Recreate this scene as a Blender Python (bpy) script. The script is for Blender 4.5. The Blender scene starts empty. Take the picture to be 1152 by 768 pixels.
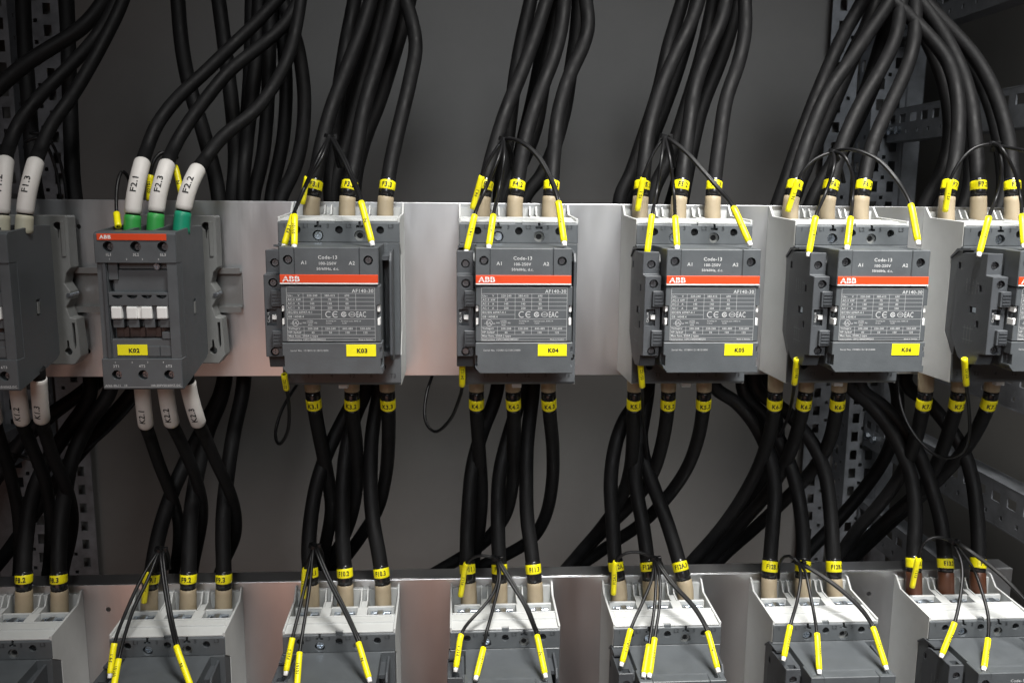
import bpy, bmesh, math, random
from mathutils import Vector, Matrix
random.seed(7)
S = bpy.context.scene
COL = S.collection
PI = math.pi
MM = .001

# ------------------------------------------------------------------ camera
CAM_F, CAM_YAW, CAM_PITCH, CAM_ROLL, CAM_D = 993.9, .0641, .166, .0094, .7312   # pixels (1152 wide), radians, metres
FW = Vector((math.sin(CAM_YAW)*math.cos(CAM_PITCH), math.cos(CAM_YAW)*math.cos(CAM_PITCH), -math.sin(CAM_PITCH)))
_r = Vector((math.cos(CAM_YAW), -math.sin(CAM_YAW), 0)); _u = _r.cross(FW)
RT = _r*math.cos(CAM_ROLL) + _u*math.sin(CAM_ROLL)
UP = _u*math.cos(CAM_ROLL) - _r*math.sin(CAM_ROLL)
EYE = Vector((0, -CAM_D, 0))
cam_data = bpy.data.cameras.new('camera')
cam = bpy.data.objects.new('camera', cam_data); COL.objects.link(cam)
cam_data.sensor_width = 36; cam_data.sensor_fit = 'HORIZONTAL'; cam_data.lens = CAM_F/1152*36
cam_data.clip_start = .02; cam_data.clip_end = 50
m = Matrix((RT, UP, -FW)).transposed().to_4x4(); m.translation = EYE
cam.matrix_world = m
S.camera = cam

# ------------------------------------------------------------------ light
world = bpy.data.worlds.new('World'); S.world = world; world.use_nodes = True
bg = world.node_tree.nodes['Background']; bg.inputs[0].default_value = (.85, .92, 1, 1); bg.inputs[1].default_value = .010
def area(name, loc, target, sx, sy, power, color):
    l = bpy.data.lights.new(name, 'AREA'); l.shape = 'RECTANGLE'; l.size = sx; l.size_y = sy; l.energy = power; l.color = color
    o = bpy.data.objects.new(name, l); COL.objects.link(o); o.location = loc
    o.rotation_euler = (Vector(target)-Vector(loc)).to_track_quat('-Z', 'Y').to_euler()
    return o
kl = area('ceiling_lamp', (.36, -.62, 1.05), (.36, -.03, -.3), .5, .2, 7.4, (1, .98, .95)); kl.data.spread = math.radians(62)
rl = area('front_fill_light', (.16, -2.1, .85), (.30, 0, -.10), 1.0, .8, 1.75, (.95, .98, 1)); rl.data.spread = math.radians(38)  # added neutral fill that brightens covers and plates from the front
wl = area('warm_reflection_fill', (-.36, -1.25, -.62), (-.15, 0, -.22), .9, .65, 1.0, (1, .58, .45)); wl.data.spread = math.radians(140)  # added warm fill, set low to give the plates pink reflections
S.view_settings.view_transform = 'Standard'; S.view_settings.look = 'None'
S.view_settings.exposure = 0; S.view_settings.gamma = 1
S.render.engine = 'CYCLES'

# ------------------------------------------------------------------ pixel <-> place
def P(px, py, d):
    """point seen at pixel (px, py) lying on the plane d mm in front of the mounting plates"""
    v = FW + RT*((px-576)/CAM_F) + UP*((384-py)/CAM_F)
    t = (-d*MM + CAM_D)/v.y
    return EYE + v*t
def pix(p):
    v = p-EYE; z = v.dot(FW)
    return 576+CAM_F*v.dot(RT)/z, 384-CAM_F*v.dot(UP)/z

# ------------------------------------------------------------------ materials
def mat(name, color, rough=.5, metal=0, bump=0, bscale=200, var=0, vscale=30, spec=.5, coat=0, stretch=None, rvar=0):
    m = bpy.data.materials.new(name); m.use_nodes = True
    nt = m.node_tree; b = nt.nodes['Principled BSDF']
    b.inputs['Base Color'].default_value = (*color, 1); b.inputs['Roughness'].default_value = rough
    b.inputs['Metallic'].default_value = metal; b.inputs['Specular IOR Level'].default_value = spec
    if coat: b.inputs['Coat Weight'].default_value = coat; b.inputs['Coat Roughness'].default_value = .15
    if bump or var or rvar:
        tc = nt.nodes.new('ShaderNodeTexCoord'); mp = nt.nodes.new('ShaderNodeMapping')
        oi = nt.nodes.new('ShaderNodeObjectInfo'); ad = nt.nodes.new('ShaderNodeVectorMath'); ad.operation = 'ADD'
        mu = nt.nodes.new('ShaderNodeMath'); mu.operation = 'MULTIPLY'; mu.inputs[1].default_value = 7.3
        nt.links.new(oi.outputs['Random'], mu.inputs[0])
        nt.links.new(tc.outputs['Object'], ad.inputs[0]); nt.links.new(mu.outputs[0], ad.inputs[1])
        nt.links.new(ad.outputs[0], mp.inputs[0])
        if stretch: mp.inputs['Scale'].default_value = stretch
    if bump:
        n = nt.nodes.new('ShaderNodeTexNoise'); n.inputs['Scale'].default_value = bscale; n.inputs['Detail'].default_value = 4
        bp = nt.nodes.new('ShaderNodeBump'); bp.inputs['Strength'].default_value = bump; bp.inputs['Distance'].default_value = .0006
        nt.links.new(mp.outputs[0], n.inputs['Vector']); nt.links.new(n.outputs[0], bp.inputs['Height']); nt.links.new(bp.outputs[0], b.inputs['Normal'])
    if var or rvar:
        n = nt.nodes.new('ShaderNodeTexNoise'); n.inputs['Scale'].default_value = vscale; n.inputs['Detail'].default_value = 6; n.inputs['Roughness'].default_value = .65
        nt.links.new(mp.outputs[0], n.inputs['Vector'])
        if var:
            r = nt.nodes.new('ShaderNodeMapRange'); r.inputs[1].default_value = .3; r.inputs[2].default_value = .7
            r.inputs[3].default_value = 1-var; r.inputs[4].default_value = 1+var
            mx = nt.nodes.new('ShaderNodeVectorMath'); mx.operation = 'SCALE'; mx.inputs[0].default_value = color
            nt.links.new(n.outputs[0], r.inputs[0]); nt.links.new(r.outputs[0], mx.inputs['Scale']); nt.links.new(mx.outputs[0], b.inputs['Base Color'])
        if rvar:
            r = nt.nodes.new('ShaderNodeMapRange'); r.inputs[1].default_value = .3; r.inputs[2].default_value = .7
            r.inputs[3].default_value = max(.03, rough-rvar); r.inputs[4].default_value = min(1, rough+rvar)
            nt.links.new(n.outputs[0], r.inputs[0]); nt.links.new(r.outputs[0], b.inputs['Roughness'])
    return m
M = {}
M['dark'] = mat('dark_grey_plastic', (.078, .086, .092), .42, bump=.12, bscale=900, var=.10, vscale=60, rvar=.08)
M['dark2'] = mat('charcoal_plastic', (.056, .061, .067), .5, bump=.15, bscale=900, var=.12, vscale=50, rvar=.08)
M['light'] = mat('light_grey_plastic', (.50, .51, .50), .45, bump=.08, bscale=700, var=.05, vscale=45)
M['foot'] = mat('mid_grey_plastic', (.17, .175, .17), .5, bump=.08, bscale=700, var=.08, vscale=45)
M['brownish'] = mat('bay_brown', (.060, .036, .030), .45, var=.15, vscale=60)  # brown tone given to the bay floor and webs
M['black'] = mat('hole_shade_black', (.008, .008, .009), .7)  # near-black for hole ends; the shade inside is put into the colour
M['cable'] = mat('black_cable_rubber', (.0050, .0050, .0054), .62, spec=.22, bump=.25, bscale=260, var=.35, vscale=70, rvar=.12)
M['wire'] = mat('black_wire_pvc', (.006, .006, .0065), .42, spec=.3, var=.2, vscale=90)
M['shrink'] = mat('black_shrink_sleeve', (.012, .012, .013), .22, bump=.15, bscale=350)
M['yellow'] = mat('yellow_marker_vinyl', (.90, .80, .006), .42, var=.06, vscale=120)
M['sticker'] = mat('yellow_sticker_vinyl', (.88, .80, .01), .38, var=.03, vscale=90)
M['beige'] = mat('beige_insulating_sleeve', (.35, .285, .19), .5, var=.08, vscale=90, bump=.1, bscale=500)
M['brown'] = mat('brown_insulating_sleeve', (.085, .030, .014), .45, var=.1, vscale=90)
M['green'] = mat('green_insulating_sleeve', (.035, .30, .060), .45, var=.06, vscale=90)
M['teal'] = mat('teal_insulating_sleeve', (.010, .26, .145), .45, var=.06, vscale=90)
M['cream'] = mat('cream_insulating_sleeve', (.45, .43, .33), .5, var=.06, vscale=90)
M['whitesleeve'] = mat('white_marker_sleeve', (.62, .60, .57), .55, var=.05, vscale=90)
M['whitep'] = mat('white_plastic', (.78, .78, .76), .4)
M['red'] = mat('red_stripe_paint', (.66, .060, .012), .4, var=.04, vscale=70)
M['print'] = mat('pale_grey_print', (.52, .53, .53), .6)
M['faint'] = mat('faint_grey_print', (.20, .21, .22), .6)
M['relief_shade'] = mat('relief_shade_grey', (.030, .033, .037), .5)  # darker grey that paints the shade of raised lettering
M['ink'] = mat('black_ink', (.012, .012, .012), .6)
M['zinc'] = mat('zinc_plated_steel', (.52, .57, .63), .30, metal=1, var=.15, vscale=160, rvar=.12)
M['blacksteel'] = mat('blackened_steel', (.20, .20, .21), .35, metal=.9, bump=.1, bscale=600)
M['frame'] = mat('galvanised_frame_steel', (.21, .222, .24), .5, metal=.55, var=.3, vscale=40, rvar=.12)
M['back'] = mat('painted_back_panel', (.175, .171, .165), .5, bump=.06, bscale=300, var=.10, vscale=5)
M['side'] = mat('painted_side_panel', (.15, .147, .138), .6, var=.08, vscale=6)
M['rail'] = mat('din_rail_steel', (.26, .26, .255), .45, metal=.9, var=.1, vscale=60)
def plate_material():
    m = bpy.data.materials.new('brushed_zinc_sheet'); m.use_nodes = True; nt = m.node_tree; b = nt.nodes['Principled BSDF']
    b.inputs['Metallic'].default_value = 1
    tc = nt.nodes.new('ShaderNodeTexCoord')
    def noise(scale, sc, detail):
        mp = nt.nodes.new('ShaderNodeMapping'); mp.inputs['Scale'].default_value = sc
        n = nt.nodes.new('ShaderNodeTexNoise'); n.inputs['Scale'].default_value = scale; n.inputs['Detail'].default_value = detail
        nt.links.new(tc.outputs['Object'], mp.inputs[0]); nt.links.new(mp.outputs[0], n.inputs['Vector']); return n
    a = noise(14, (1, 1, .45), 5); f = noise(420, (1, 1, .03), 3); w = noise(45, (1, 1, .22), 5)
    cr = nt.nodes.new('ShaderNodeValToRGB'); cr.color_ramp.elements[0].position = .30; cr.color_ramp.elements[1].position = .72
    cr.color_ramp.elements[0].color = (.55, .56, .58, 1); cr.color_ramp.elements[1].color = (.74, .74, .74, 1)
    nt.links.new(a.outputs[0], cr.inputs[0]); nt.links.new(cr.outputs[0], b.inputs['Base Color'])
    mx = nt.nodes.new('ShaderNodeMath'); mx.operation = 'MULTIPLY_ADD'; mx.inputs[1].default_value = .20; mx.inputs[2].default_value = .25
    nt.links.new(w.outputs[0], mx.inputs[0]); nt.links.new(mx.outputs[0], b.inputs['Roughness'])
    bp = nt.nodes.new('ShaderNodeBump'); bp.inputs['Strength'].default_value = .10; bp.inputs['Distance'].default_value = .0004
    nt.links.new(f.outputs[0], bp.inputs['Height'])
    bp2 = nt.nodes.new('ShaderNodeBump'); bp2.inputs['Strength'].default_value = .18; bp2.inputs['Distance'].default_value = .004
    nt.links.new(a.outputs[0], bp2.inputs['Height']); nt.links.new(bp.outputs[0], bp2.inputs['Normal']); nt.links.new(bp2.outputs[0], b.inputs['Normal'])
    return m
M['plate'] = plate_material()

# ------------------------------------------------------------------ mesh helpers; coordinates are (x right, d forward, z up) in mm
def V3(x, d, z): return Vector((x*MM, -d*MM, z*MM))
class MB:
    def __init__(s): s.bm = bmesh.new()
    def _merge(s, b, bevel=0, seg=1):
        bmesh.ops.recalc_face_normals(b, faces=b.faces[:])
        if bevel:
            es = [e for e in b.edges if len(e.link_faces) == 2 and e.calc_face_angle() > .5]
            bmesh.ops.bevel(b, geom=es, offset=bevel*MM, segments=seg, affect='EDGES', profile=.5, clamp_overlap=True)
        me = bpy.data.meshes.new('tmp'); b.to_mesh(me); b.free(); s.bm.from_mesh(me); bpy.data.meshes.remove(me)
        return s
    def box(s, x0, x1, d0, d1, z0, z1, bevel=0, seg=1):
        b = bmesh.new()
        bmesh.ops.create_cube(b, size=1)
        for v in b.verts:
            v.co = V3(x0+(v.co.x+.5)*(x1-x0), d0+(v.co.y+.5)*(d1-d0), z0+(v.co.z+.5)*(z1-z0))
        return s._merge(b, bevel, seg)
    def prism(s, poly, a0, a1, axis='x', bevel=0, seg=1):
        """axis x: poly of (d, z); axis d: poly of (x, z); axis z: poly of (x, d)"""
        b = bmesh.new()
        def pt(p, a): return V3(a, p[0], p[1]) if axis == 'x' else V3(p[0], a, p[1]) if axis == 'd' else V3(p[0], p[1], a)
        lo = [b.verts.new(pt(p, a0)) for p in poly]; hi = [b.verts.new(pt(p, a1)) for p in poly]
        b.faces.new(lo); b.faces.new(hi[::-1]); n = len(poly)
        for i in range(n): b.faces.new((lo[i], hi[i], hi[(i+1) % n], lo[(i+1) % n]))
        return s._merge(b, bevel, seg)
    def cyl(s, x, z, d0, d1, r, n=20, r2=None, bevel=0):
        b = bmesh.new(); r2 = r if r2 is None else r2
        lo = [b.verts.new(V3(x+r*math.cos(2*PI*i/n), d0, z+r*math.sin(2*PI*i/n))) for i in range(n)]
        hi = [b.verts.new(V3(x+r2*math.cos(2*PI*i/n), d1, z+r2*math.sin(2*PI*i/n))) for i in range(n)]
        b.faces.new(lo); b.faces.new(hi[::-1])
        for i in range(n): b.faces.new((lo[i], hi[i], hi[(i+1) % n], lo[(i+1) % n]))
        return s._merge(b, bevel)
    def ring(s, x, z, d0, d1, r, ri, n=20):
        b = bmesh.new(); L = []
        for rr, dd in ((ri, d0), (r, d0), (r, d1), (ri, d1)):
            L.append([b.verts.new(V3(x+rr*math.cos(2*PI*i/n), dd, z+rr*math.sin(2*PI*i/n))) for i in range(n)])
        for k in range(4):
            A, B = L[k], L[(k+1) % 4]
            for i in range(n): b.faces.new((A[i], A[(i+1) % n], B[(i+1) % n], B[i]))
        return s._merge(b)
    def mesh(s, name):
        me = bpy.data.meshes.new(name); s.bm.to_mesh(me); s.bm.free(); return me
    def build(s, name, material, parent=None, smooth=False):
        return link(name, s.mesh(name), material, parent, smooth)
def link(name, me, material, parent=None, smooth=False):
    if material and not me.materials: me.materials.append(M[material])
    if smooth:
        for p in me.polygons: p.use_smooth = True
    o = bpy.data.objects.new(name, me); COL.objects.link(o)
    if parent: o.parent = parent
    return o
def empty(name, loc=(0, 0, 0)):
    o = bpy.data.objects.new(name, None); COL.objects.link(o); o.location = loc; o.empty_display_size = .01; return o
def tag(o, label, cat, group=None, kind=None):
    o['label'] = label; o['category'] = cat
    if group: o['group'] = group
    if kind: o['kind'] = kind
    return o
def cut(o, cutter):
    """carve the cutter's volume out of a mesh object"""
    c = cutter.build('tmp_cutter', None)
    md = o.modifiers.new('b', 'BOOLEAN'); md.object = c; md.operation = 'DIFFERENCE'; md.solver = 'EXACT'; md.use_self = True
    dg = bpy.context.evaluated_depsgraph_get(); dg.update()
    me = bpy.data.meshes.new_from_object(o.evaluated_get(dg)); o.modifiers.remove(md)
    old = o.data; o.data = me; me.name = old.name; bpy.data.meshes.remove(old)
    cm = c.data; bpy.data.objects.remove(c); bpy.data.meshes.remove(cm)
    return o
def copy_tree(o, parent=None, skip=()):
    c = o.copy(); COL.objects.link(c); c.parent = parent
    for ch in list(o.children):
        if ch.name.split('.')[0] in skip: continue
        copy_tree(ch, c, skip)
    return c

# ------------------------------------------------------------------ lettering (cap height 1, centred)
_txt = {}; CAPH = .729
def glyphs(s, bold=0):
    k = (s, bold)
    if k in _txt: return _txt[k]
    c = bpy.data.curves.new('t', 'FONT'); c.body = s; c.align_x = 'CENTER'; c.align_y = 'CENTER'; c.resolution_u = 2; c.space_character = 1.1; c.offset = bold; c.fill_mode = 'FRONT'
    o = bpy.data.objects.new('t', c); COL.objects.link(o)
    dg = bpy.context.evaluated_depsgraph_get(); dg.update()
    me = bpy.data.meshes.new_from_object(o.evaluated_get(dg))
    bpy.data.objects.remove(o); bpy.data.curves.remove(c)
    vs = [(v.co.x/CAPH, v.co.y/CAPH) for v in me.vertices]; fs = [tuple(p.vertices) for p in me.polygons]
    if vs:
        cx = (min(v[0] for v in vs)+max(v[0] for v in vs))/2; cy = (min(v[1] for v in vs)+max(v[1] for v in vs))/2
        vs = [(x-cx, y-cy) for x, y in vs]
    bpy.data.meshes.remove(me); _txt[k] = (vs, fs); return _txt[k]
class Print:
    """flat print: lettering, lines and marks laid on a surface"""
    def __init__(s): s.v = []; s.f = []
    def text(s, t, x, z, h, put, bold=.014, sx=1, anchor='c', rot=False):
        vs, fs = glyphs(t, bold); n = len(s.v)
        w = max(abs(v[0]) for v in vs)*h*sx if vs else 0
        ox = {'c': 0, 'l': w, 'r': -w}[anchor]
        for a, b in vs:
            a, b = a*h*sx+ox, b*h
            if rot: a, b = -b, a
            s.v.append(put(x+a, z+b))
        s.f += [tuple(i+n for i in f) for f in fs]; return s
    def quad(s, x0, x1, z0, z1, put):
        n = len(s.v); s.v += [put(x0, z0), put(x1, z0), put(x1, z1), put(x0, z1)]; s.f.append((n, n+1, n+2, n+3)); return s
    def arc(s, x, z, r, t, a0, a1, put, n=14, ey=1):
        k = len(s.v)
        for i in range(n+1):
            a = a0+(a1-a0)*i/n
            for q in (r-t/2, r+t/2): s.v.append(put(x+q*math.cos(a), z+q*math.sin(a)*ey))
        for i in range(n): s.f.append((k+2*i, k+2*i+1, k+2*i+3, k+2*i+2))
        return s
    def build(s, name, material, parent=None):
        me = bpy.data.meshes.new(name); me.from_pydata([tuple(v) for v in s.v], [], s.f); return link(name, me, material, parent)
def front(d): return lambda x, z: V3(x, d, z)
def leftside(x0): return lambda a, z: V3(x0, a, z)          # a runs along depth, seen from the left

# ------------------------------------------------------------------ the setting: cabinet
Z_UP_TOP, Z_UP_BOT, Z_LO_TOP = -8.0, -151.9, -333.2
YB = 430                                                   # mm from the plates back to the rear panel
XS = 575                                                   # half width of the cabinet
def struct(name, mb, material):
    o = mb.build(name, material); o['kind'] = 'structure'; return o
struct('cabinet_back_panel', MB().box(-XS-30, XS+30, -YB-3, -YB, -1100, 748), 'back')
struct('cabinet_side_panel', MB().box(XS+25, XS+28, -YB+1, 380, -1100, 748), 'side')
struct('cabinet_side_panel', MB().box(-XS-28, -XS-25, -YB+1, 380, -1100, 748), 'side')  # left panel; its unseen front part is extended to block light
struct('unseen_shade_roof', MB().box(-XS-28, XS+28, -YB+1, 380, 750, 753), 'side')  # unseen roof, added to shade the upper back panel

def sheet(w, l, holes, t, fn, mb):
    """perforated sheet: w x l mm with rectangular holes (a0,a1,b0,b1); fn maps (a,b,c) to (x,d,z), c being the thickness"""
    xs = sorted({0, w} | {h[0] for h in holes} | {h[1] for h in holes}); ys = sorted({0, l} | {h[2] for h in holes} | {h[3] for h in holes})
    b = bmesh.new(); vs = {}
    def vert(i, j):
        if (i, j) not in vs: vs[i, j] = b.verts.new(V3(*fn(xs[i], ys[j], 0)))
        return vs[i, j]
    rows = {}
    for h in holes: rows.setdefault((h[2], h[3]), []).append(h)
    for i in range(len(xs)-1):
        for j in range(len(ys)-1):
            cx, cy = (xs[i]+xs[i+1])/2, (ys[j]+ys[j+1])/2
            if any(h[0] < cx < h[1] and h[2] < cy < h[3] for h in holes): continue
            b.faces.new((vert(i, j), vert(i+1, j), vert(i+1, j+1), vert(i, j+1)))
    bmesh.ops.recalc_face_normals(b, faces=b.faces[:])
    g = bmesh.ops.extrude_face_region(b, geom=b.faces[:])
    off = V3(*fn(0, 0, t))-V3(*fn(0, 0, 0))
    bmesh.ops.translate(b, verts=[e for e in g['geom'] if isinstance(e, bmesh.types.BMVert)], vec=off)
    return mb._merge(b)
def ladder(l, cols, pitch=25):
    hs = []
    n = int(l//pitch)
    for k in range(n):
        y = k*pitch+6
        for kind, c in cols:
            if kind == 'sq': hs.append((c-4.5, c+4.5, y, y+13))
            else: hs.append((c-2.3, c+2.3, y+15.6, y+17.8+2.4))
    return hs
def post(sign, label):
    """perforated vertical corner profile"""
    t = empty('cabinet_post', V3(sign*(XS-30), -YB+40, -700)); L = 1250; z0 = -700
    o = t.location
    mb = MB()
    def fnA(a, b, c): return (sign*(XS-60+a), -YB+62+c, z0+b)
    sheet(42, L, ladder(L, (('sq', 10), ('sq', 31), ('rd', 20.5))), -1.6, fnA, mb)
    f = mb.build('front_flange', 'frame', t); f.matrix_parent_inverse = Matrix.Translation(-o)
    mb = MB()
    def fnB(a, b, c): return (sign*(XS-60)+sign*c, -YB+22+a, z0+b)
    sheet(38, L, ladder(L, (('sq', 11), ('rd', 26))), 1.6, fnB, mb)
    f = mb.build('side_flange', 'frame', t); f.matrix_parent_inverse = Matrix.Translation(-o)
    mb = MB()
    def fnC(a, b, c): return (sign*(XS-100+a), -YB+20+c, z0+b)
    sheet(38, L, ladder(L, (('sq', 14), ('rd', 28))), -1.6, fnC, mb)
    f = mb.build('rear_flange', 'frame', t); f.matrix_parent_inverse = Matrix.Translation(-o)
    f = MB().cyl(0, 0, 0, 1, 1).bm.free()
    mb = MB().box(min(sign*(XS-18), sign*(XS+6)), max(sign*(XS-18), sign*(XS+6)), -YB+4, -YB+63, z0, z0+L, 2)
    f = mb.build('corner_tube', 'frame', t); f.matrix_parent_inverse = Matrix.Translation(-o)
    return tag(t, label, 'cabinet post')
post(1, 'perforated steel cabinet post behind the cables at the right')
post(-1, 'perforated steel cabinet post behind the cables at the left')
def side_rail(sign, z, label, x_in=XS-40, d1=160, h=36):
    """perforated channel running from the rear post towards the front along the cabinet side"""
    d0 = -YB+66; L = d1-d0
    t = empty('cabinet_rail', V3(sign*x_in, d0, z)); o = t.location
    mb = MB()
    hs = []
    for k in range(int(L//25)):
        y = k*25+5
        hs.append((h*.5+2, h*.5+12, y, y+14)); hs.append((7, 11.5, y+15.5, y+20))
    def fn(a, b, c): return (sign*(x_in+c), d0+b, z+a)
    sheet(h, L, hs, 1.6, fn, mb)
    f = mb.build('web', 'frame', t); f.matrix_parent_inverse = Matrix.Translation(-o)
    for zz in (z-1.7, z+h+.1):
        f = MB().box(*sorted((sign*(x_in-.1), sign*(x_in+22))), d0, d1, zz, zz+1.6).build('flange', 'frame', t); f.matrix_parent_inverse = Matrix.Translation(-o)
    for dd in (d0+12, d0+30):
        mb = MB(); b = bmesh.new()
        n = 6
        lo = [b.verts.new(V3(sign*(x_in-.05), dd+5*math.cos(PI/3*i), z+h*.32+5*math.sin(PI/3*i))) for i in range(n)]
        hi = [b.verts.new(V3(sign*(x_in-4), dd+5*math.cos(PI/3*i), z+h*.32+5*math.sin(PI/3*i))) for i in range(n)]
        b.faces.new(lo); b.faces.new(hi[::-1])
        for i in range(n): b.faces.new((lo[i], hi[i], hi[(i+1) % n], lo[(i+1) % n]))
        mb._merge(b); f = mb.build('bolt', 'zinc', t); f.matrix_parent_inverse = Matrix.Translation(-o)
    return tag(t, label, 'rail', 'perforated rails along the cabinet sides')
side_rail(1, 68, 'perforated steel side rail behind the cables of contactor K07')
side_rail(1, 190, 'perforated steel side rail in the top right corner')
side_rail(1, -320, 'perforated steel side rail low at the right, behind the cables tagged K7', h=42)
side_rail(1, -200, 'perforated steel side rail directly under the right end of the upper row', h=42)
side_rail(1, -440, 'lowest perforated steel side rail at the right, behind the F13 cables', h=42)
side_rail(-1, 190, 'dark perforated side rail in the top left corner')
side_rail(-1, -330, 'dark perforated side rail low at the left, behind the cables tagged K1', h=42)

# ------------------------------------------------------------------ mounting plates
def plate(z0, z1, x0, x1, label, holes):
    t = empty('mounting_plate', V3((x0+x1)/2, 0, z0)); o = t.location
    f = MB().box(x0, x1, -2, 0, z0, z1, .5, 2).build('face_sheet', 'plate', t); f.matrix_parent_inverse = Matrix.Translation(-o)
    if holes:
        c = MB()
        for hx, hz, hr in holes: c.cyl(hx, hz, -5, 5, hr, 20)
        cut(f, c)
    f = MB().box(x0, x1, -22, -2.05, z1-2, z1-.3, .4).build('top_flange', 'plate', t); f.matrix_parent_inverse = Matrix.Translation(-o)
    f = MB().box(x0, x1, -22, -2.05, z0+.3, z0+2, .4).build('bottom_flange', 'plate', t); f.matrix_parent_inverse = Matrix.Translation(-o)
    return tag(t, label, 'mounting plate')
def hole(px, py, r): p = P(px, py, 0); return (p.x/MM, p.z/MM, r)
XP = P(1139, 645, 0).x/MM
plate(Z_UP_BOT, Z_UP_TOP, -470, XP, 'upper bare metal mounting plate carrying contactors K02 to K07', [hole(88, 255, 2.1), hole(99, 395, 2.1), hole(1040, 300, 2)])
plate(Z_LO_TOP-150, Z_LO_TOP, -470, XP, 'lower bare metal mounting plate carrying the bottom row of contactors', [hole(122, 685, 2.1), hole(977.5, 667.5, 2.2)])

# ------------------------------------------------------------------ big three-pole contactor
def screw_mesh(x, z, d, r, n=16):
    mb = MB().cyl(x, z, d-3, d, r, n, bevel=.3)
    return mb
def cross(mb, x, z, d, r):
    mb.box(x-r*.62, x+r*.62, d-.2, d+.12, z-r*.13, z+r*.13); mb.box(x-r*.13, x+r*.13, d-.2, d+.14, z-r*.62, z+r*.62); return mb
def pan_screw(name, mat_, parent, x, z, d, r):
    o = MB().cyl(x, z, d-3, d, r, 16, bevel=.35).build(name, mat_, parent)
    cut(o, MB().box(x-r*.65, x+r*.65, d-1, d+1, z-r*.15, z+r*.15).box(x-r*.15, x+r*.15, d-1, d+1.1, z-r*.66, z+r*.66))
    return o
def contactor():
    t = empty('contactor')
    # light base: shell, side walls, pockets, dividers
    b = MB()
    b.prism([(0.2, -14), (36, -14), (36, -.6), (48, -.6), (48, -1.4), (54, -1.6), (54, -23), (48, -27.5), (48, -88), (54, -96), (54, -126.5), (36, -126.5), (36, -113), (0.2, -113)], -43.4, 43.4)
    side = [(0.2, 10.4), (2.4, 10.4), (11, 2.2), (61.6, .2), (61.6, -19.2), (47.6, -28), (47.6, -87.6), (60.2, -104), (61, -127.5), (0.2, -129)]
    b.prism(side, -45, -43.3, bevel=.25); b.prism(side, 43.3, 45, bevel=.25)
    b.box(-43.2, 43.2, .3, 1.8, -14.2, 6.6)
    for x in (-15.2, 15.2):
        for s in (-1, 1):
            b.prism([(1.9, -14.1), (1.9, 8.4), (6, 8.4), (11.5, 1.4), (23, .9), (23, -14.1)], x+s*2.6-.6, x+s*2.6+.6)
        b.prism([(12, -14.1), (12, .5), (36.2, -.2), (36.2, -14.1)], x-1.9, x+1.9)
        b.prism([(23.1, -14.1), (23.1, .6), (36.1, -.1), (36.1, -14.1)], x-4.2, x+4.2, bevel=.3)
    for x in (-30.3, 0, 30.3):
        b.box(x-11.2, x+11.2, 20.4, 23, -14.1, .2, .25)
        b.box(x-10.6, x+10.6, 34.4, 36.3, -14.1, -.9)
    b.prism([(53.9, -1.5), (61.4, -1.7), (61.4, -2.9), (53.9, -2.9)], -43.35, 43.35, bevel=.2)
    b.box(-43.2, 43.2, 36.4, 38, -.65, .3, .2); b.box(-41, 41, 38.2, 47.4, -.62, -.2, .15)
    base = b.build('base_frame', 'light', t)
    cut(base, MB().box(-3, 3, 58, 63, -4, 2))
    n = MB().box(-2.4, 2.4, -0.1, 3, -129.5, -121); n.bm.free()
    for x in (-30.3, 0, 30.3):
        o = MB().cyl(x, -5.4, 25.5, 33, 4.8, 6).box(x-8.6, x+8.6, 24, 27.5, -13.9, -2.6, .4).box(x-8.5, x+8.5, 24, 33.5, -13.9, -6.5, .4).cyl(x-7, -4, 27, 33, 1.8, 10).build('terminal_bolt', 'zinc', t)
    # dark terminal covers, top and bottom
    tc = MB().prism([(56, -3), (61.6, -3), (62.6, -4), (63, -18.4), (56, -18.4)], -44.7, 44.9, bevel=.35).build('terminal_cover', 'dark', t)
    c = MB()
    for x in (-31, 0, 30.5): c.cyl(x, -9.2, 57, 66, 2.9, 20)
    for x in (-15.5, 15.3): c.cyl(x, -13.4, 58.5, 66, 4.0, 24); c.box(x-.9, x+.9, 58, 66, -7.6, 1); c.box(x-2.6, x+2.6, 58, 66, -7.6, -5.8)
    c.box(-2.6, 2.6, 60, 66, -4.2, 1)
    cut(tc, c)
    for x in (-31, 0, 30.5): MB().cyl(x, -9.2, 56.5, 57.6, 3.2).build('hole_bottom', 'black', tc)  # black discs paint the darkness at the end of each hole
    pan_screw('screw', 'zinc', tc, -15.5, -13.4, 60.6, 3.3)
    o = MB().ring(15.3, -13.4, 58, 60.4, 3.95, 2.2).build('screw_socket', 'foot', tc)
    MB().cyl(15.3, -13.4, 57.6, 58.8, 2.6).build('hole_bottom', 'black', tc)
    p = Print()
    for s, x in (('1', -40), ('L1', -24.5), ('3', -8), ('L2', 7.3), ('5', 22), ('L3', 38.5)): p.text(s, x, -6.2, 3.2, front(62.95))
    p.build('relief_shade_numbers', 'relief_shade', tc)  # flat figures; the shade of embossing is put into their colour
    bc = MB().prism([(56, -104), (62, -104), (62.3, -125.5), (61, -127.3), (56, -127.3)], -44.7, 44.9, bevel=.35).build('terminal_cover', 'dark', t)
    c = MB()
    for x in (-31, 0, 30.5): c.cyl(x, -113.2, 57, 66, 2.9, 20)
    for x in (-15.5, 15.3): c.box(x-.9, x+.9, 58, 66, -122.6, -118); c.box(x-2.8, x+2.8, 58, 66, -120.6, -118.6)
    cut(bc, c)
    for x in (-31, 0, 30.5): MB().cyl(x, -113.2, 56.5, 57.6, 3.2).build('hole_bottom', 'black', bc)
    p = Print()
    for s, x in (('2', -40), ('T1', -24.5), ('4', -8), ('T2', 7.3), ('6', 22), ('T3', 38.5)): p.text(s, x, -119.8, 3.2, front(62.7))
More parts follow.
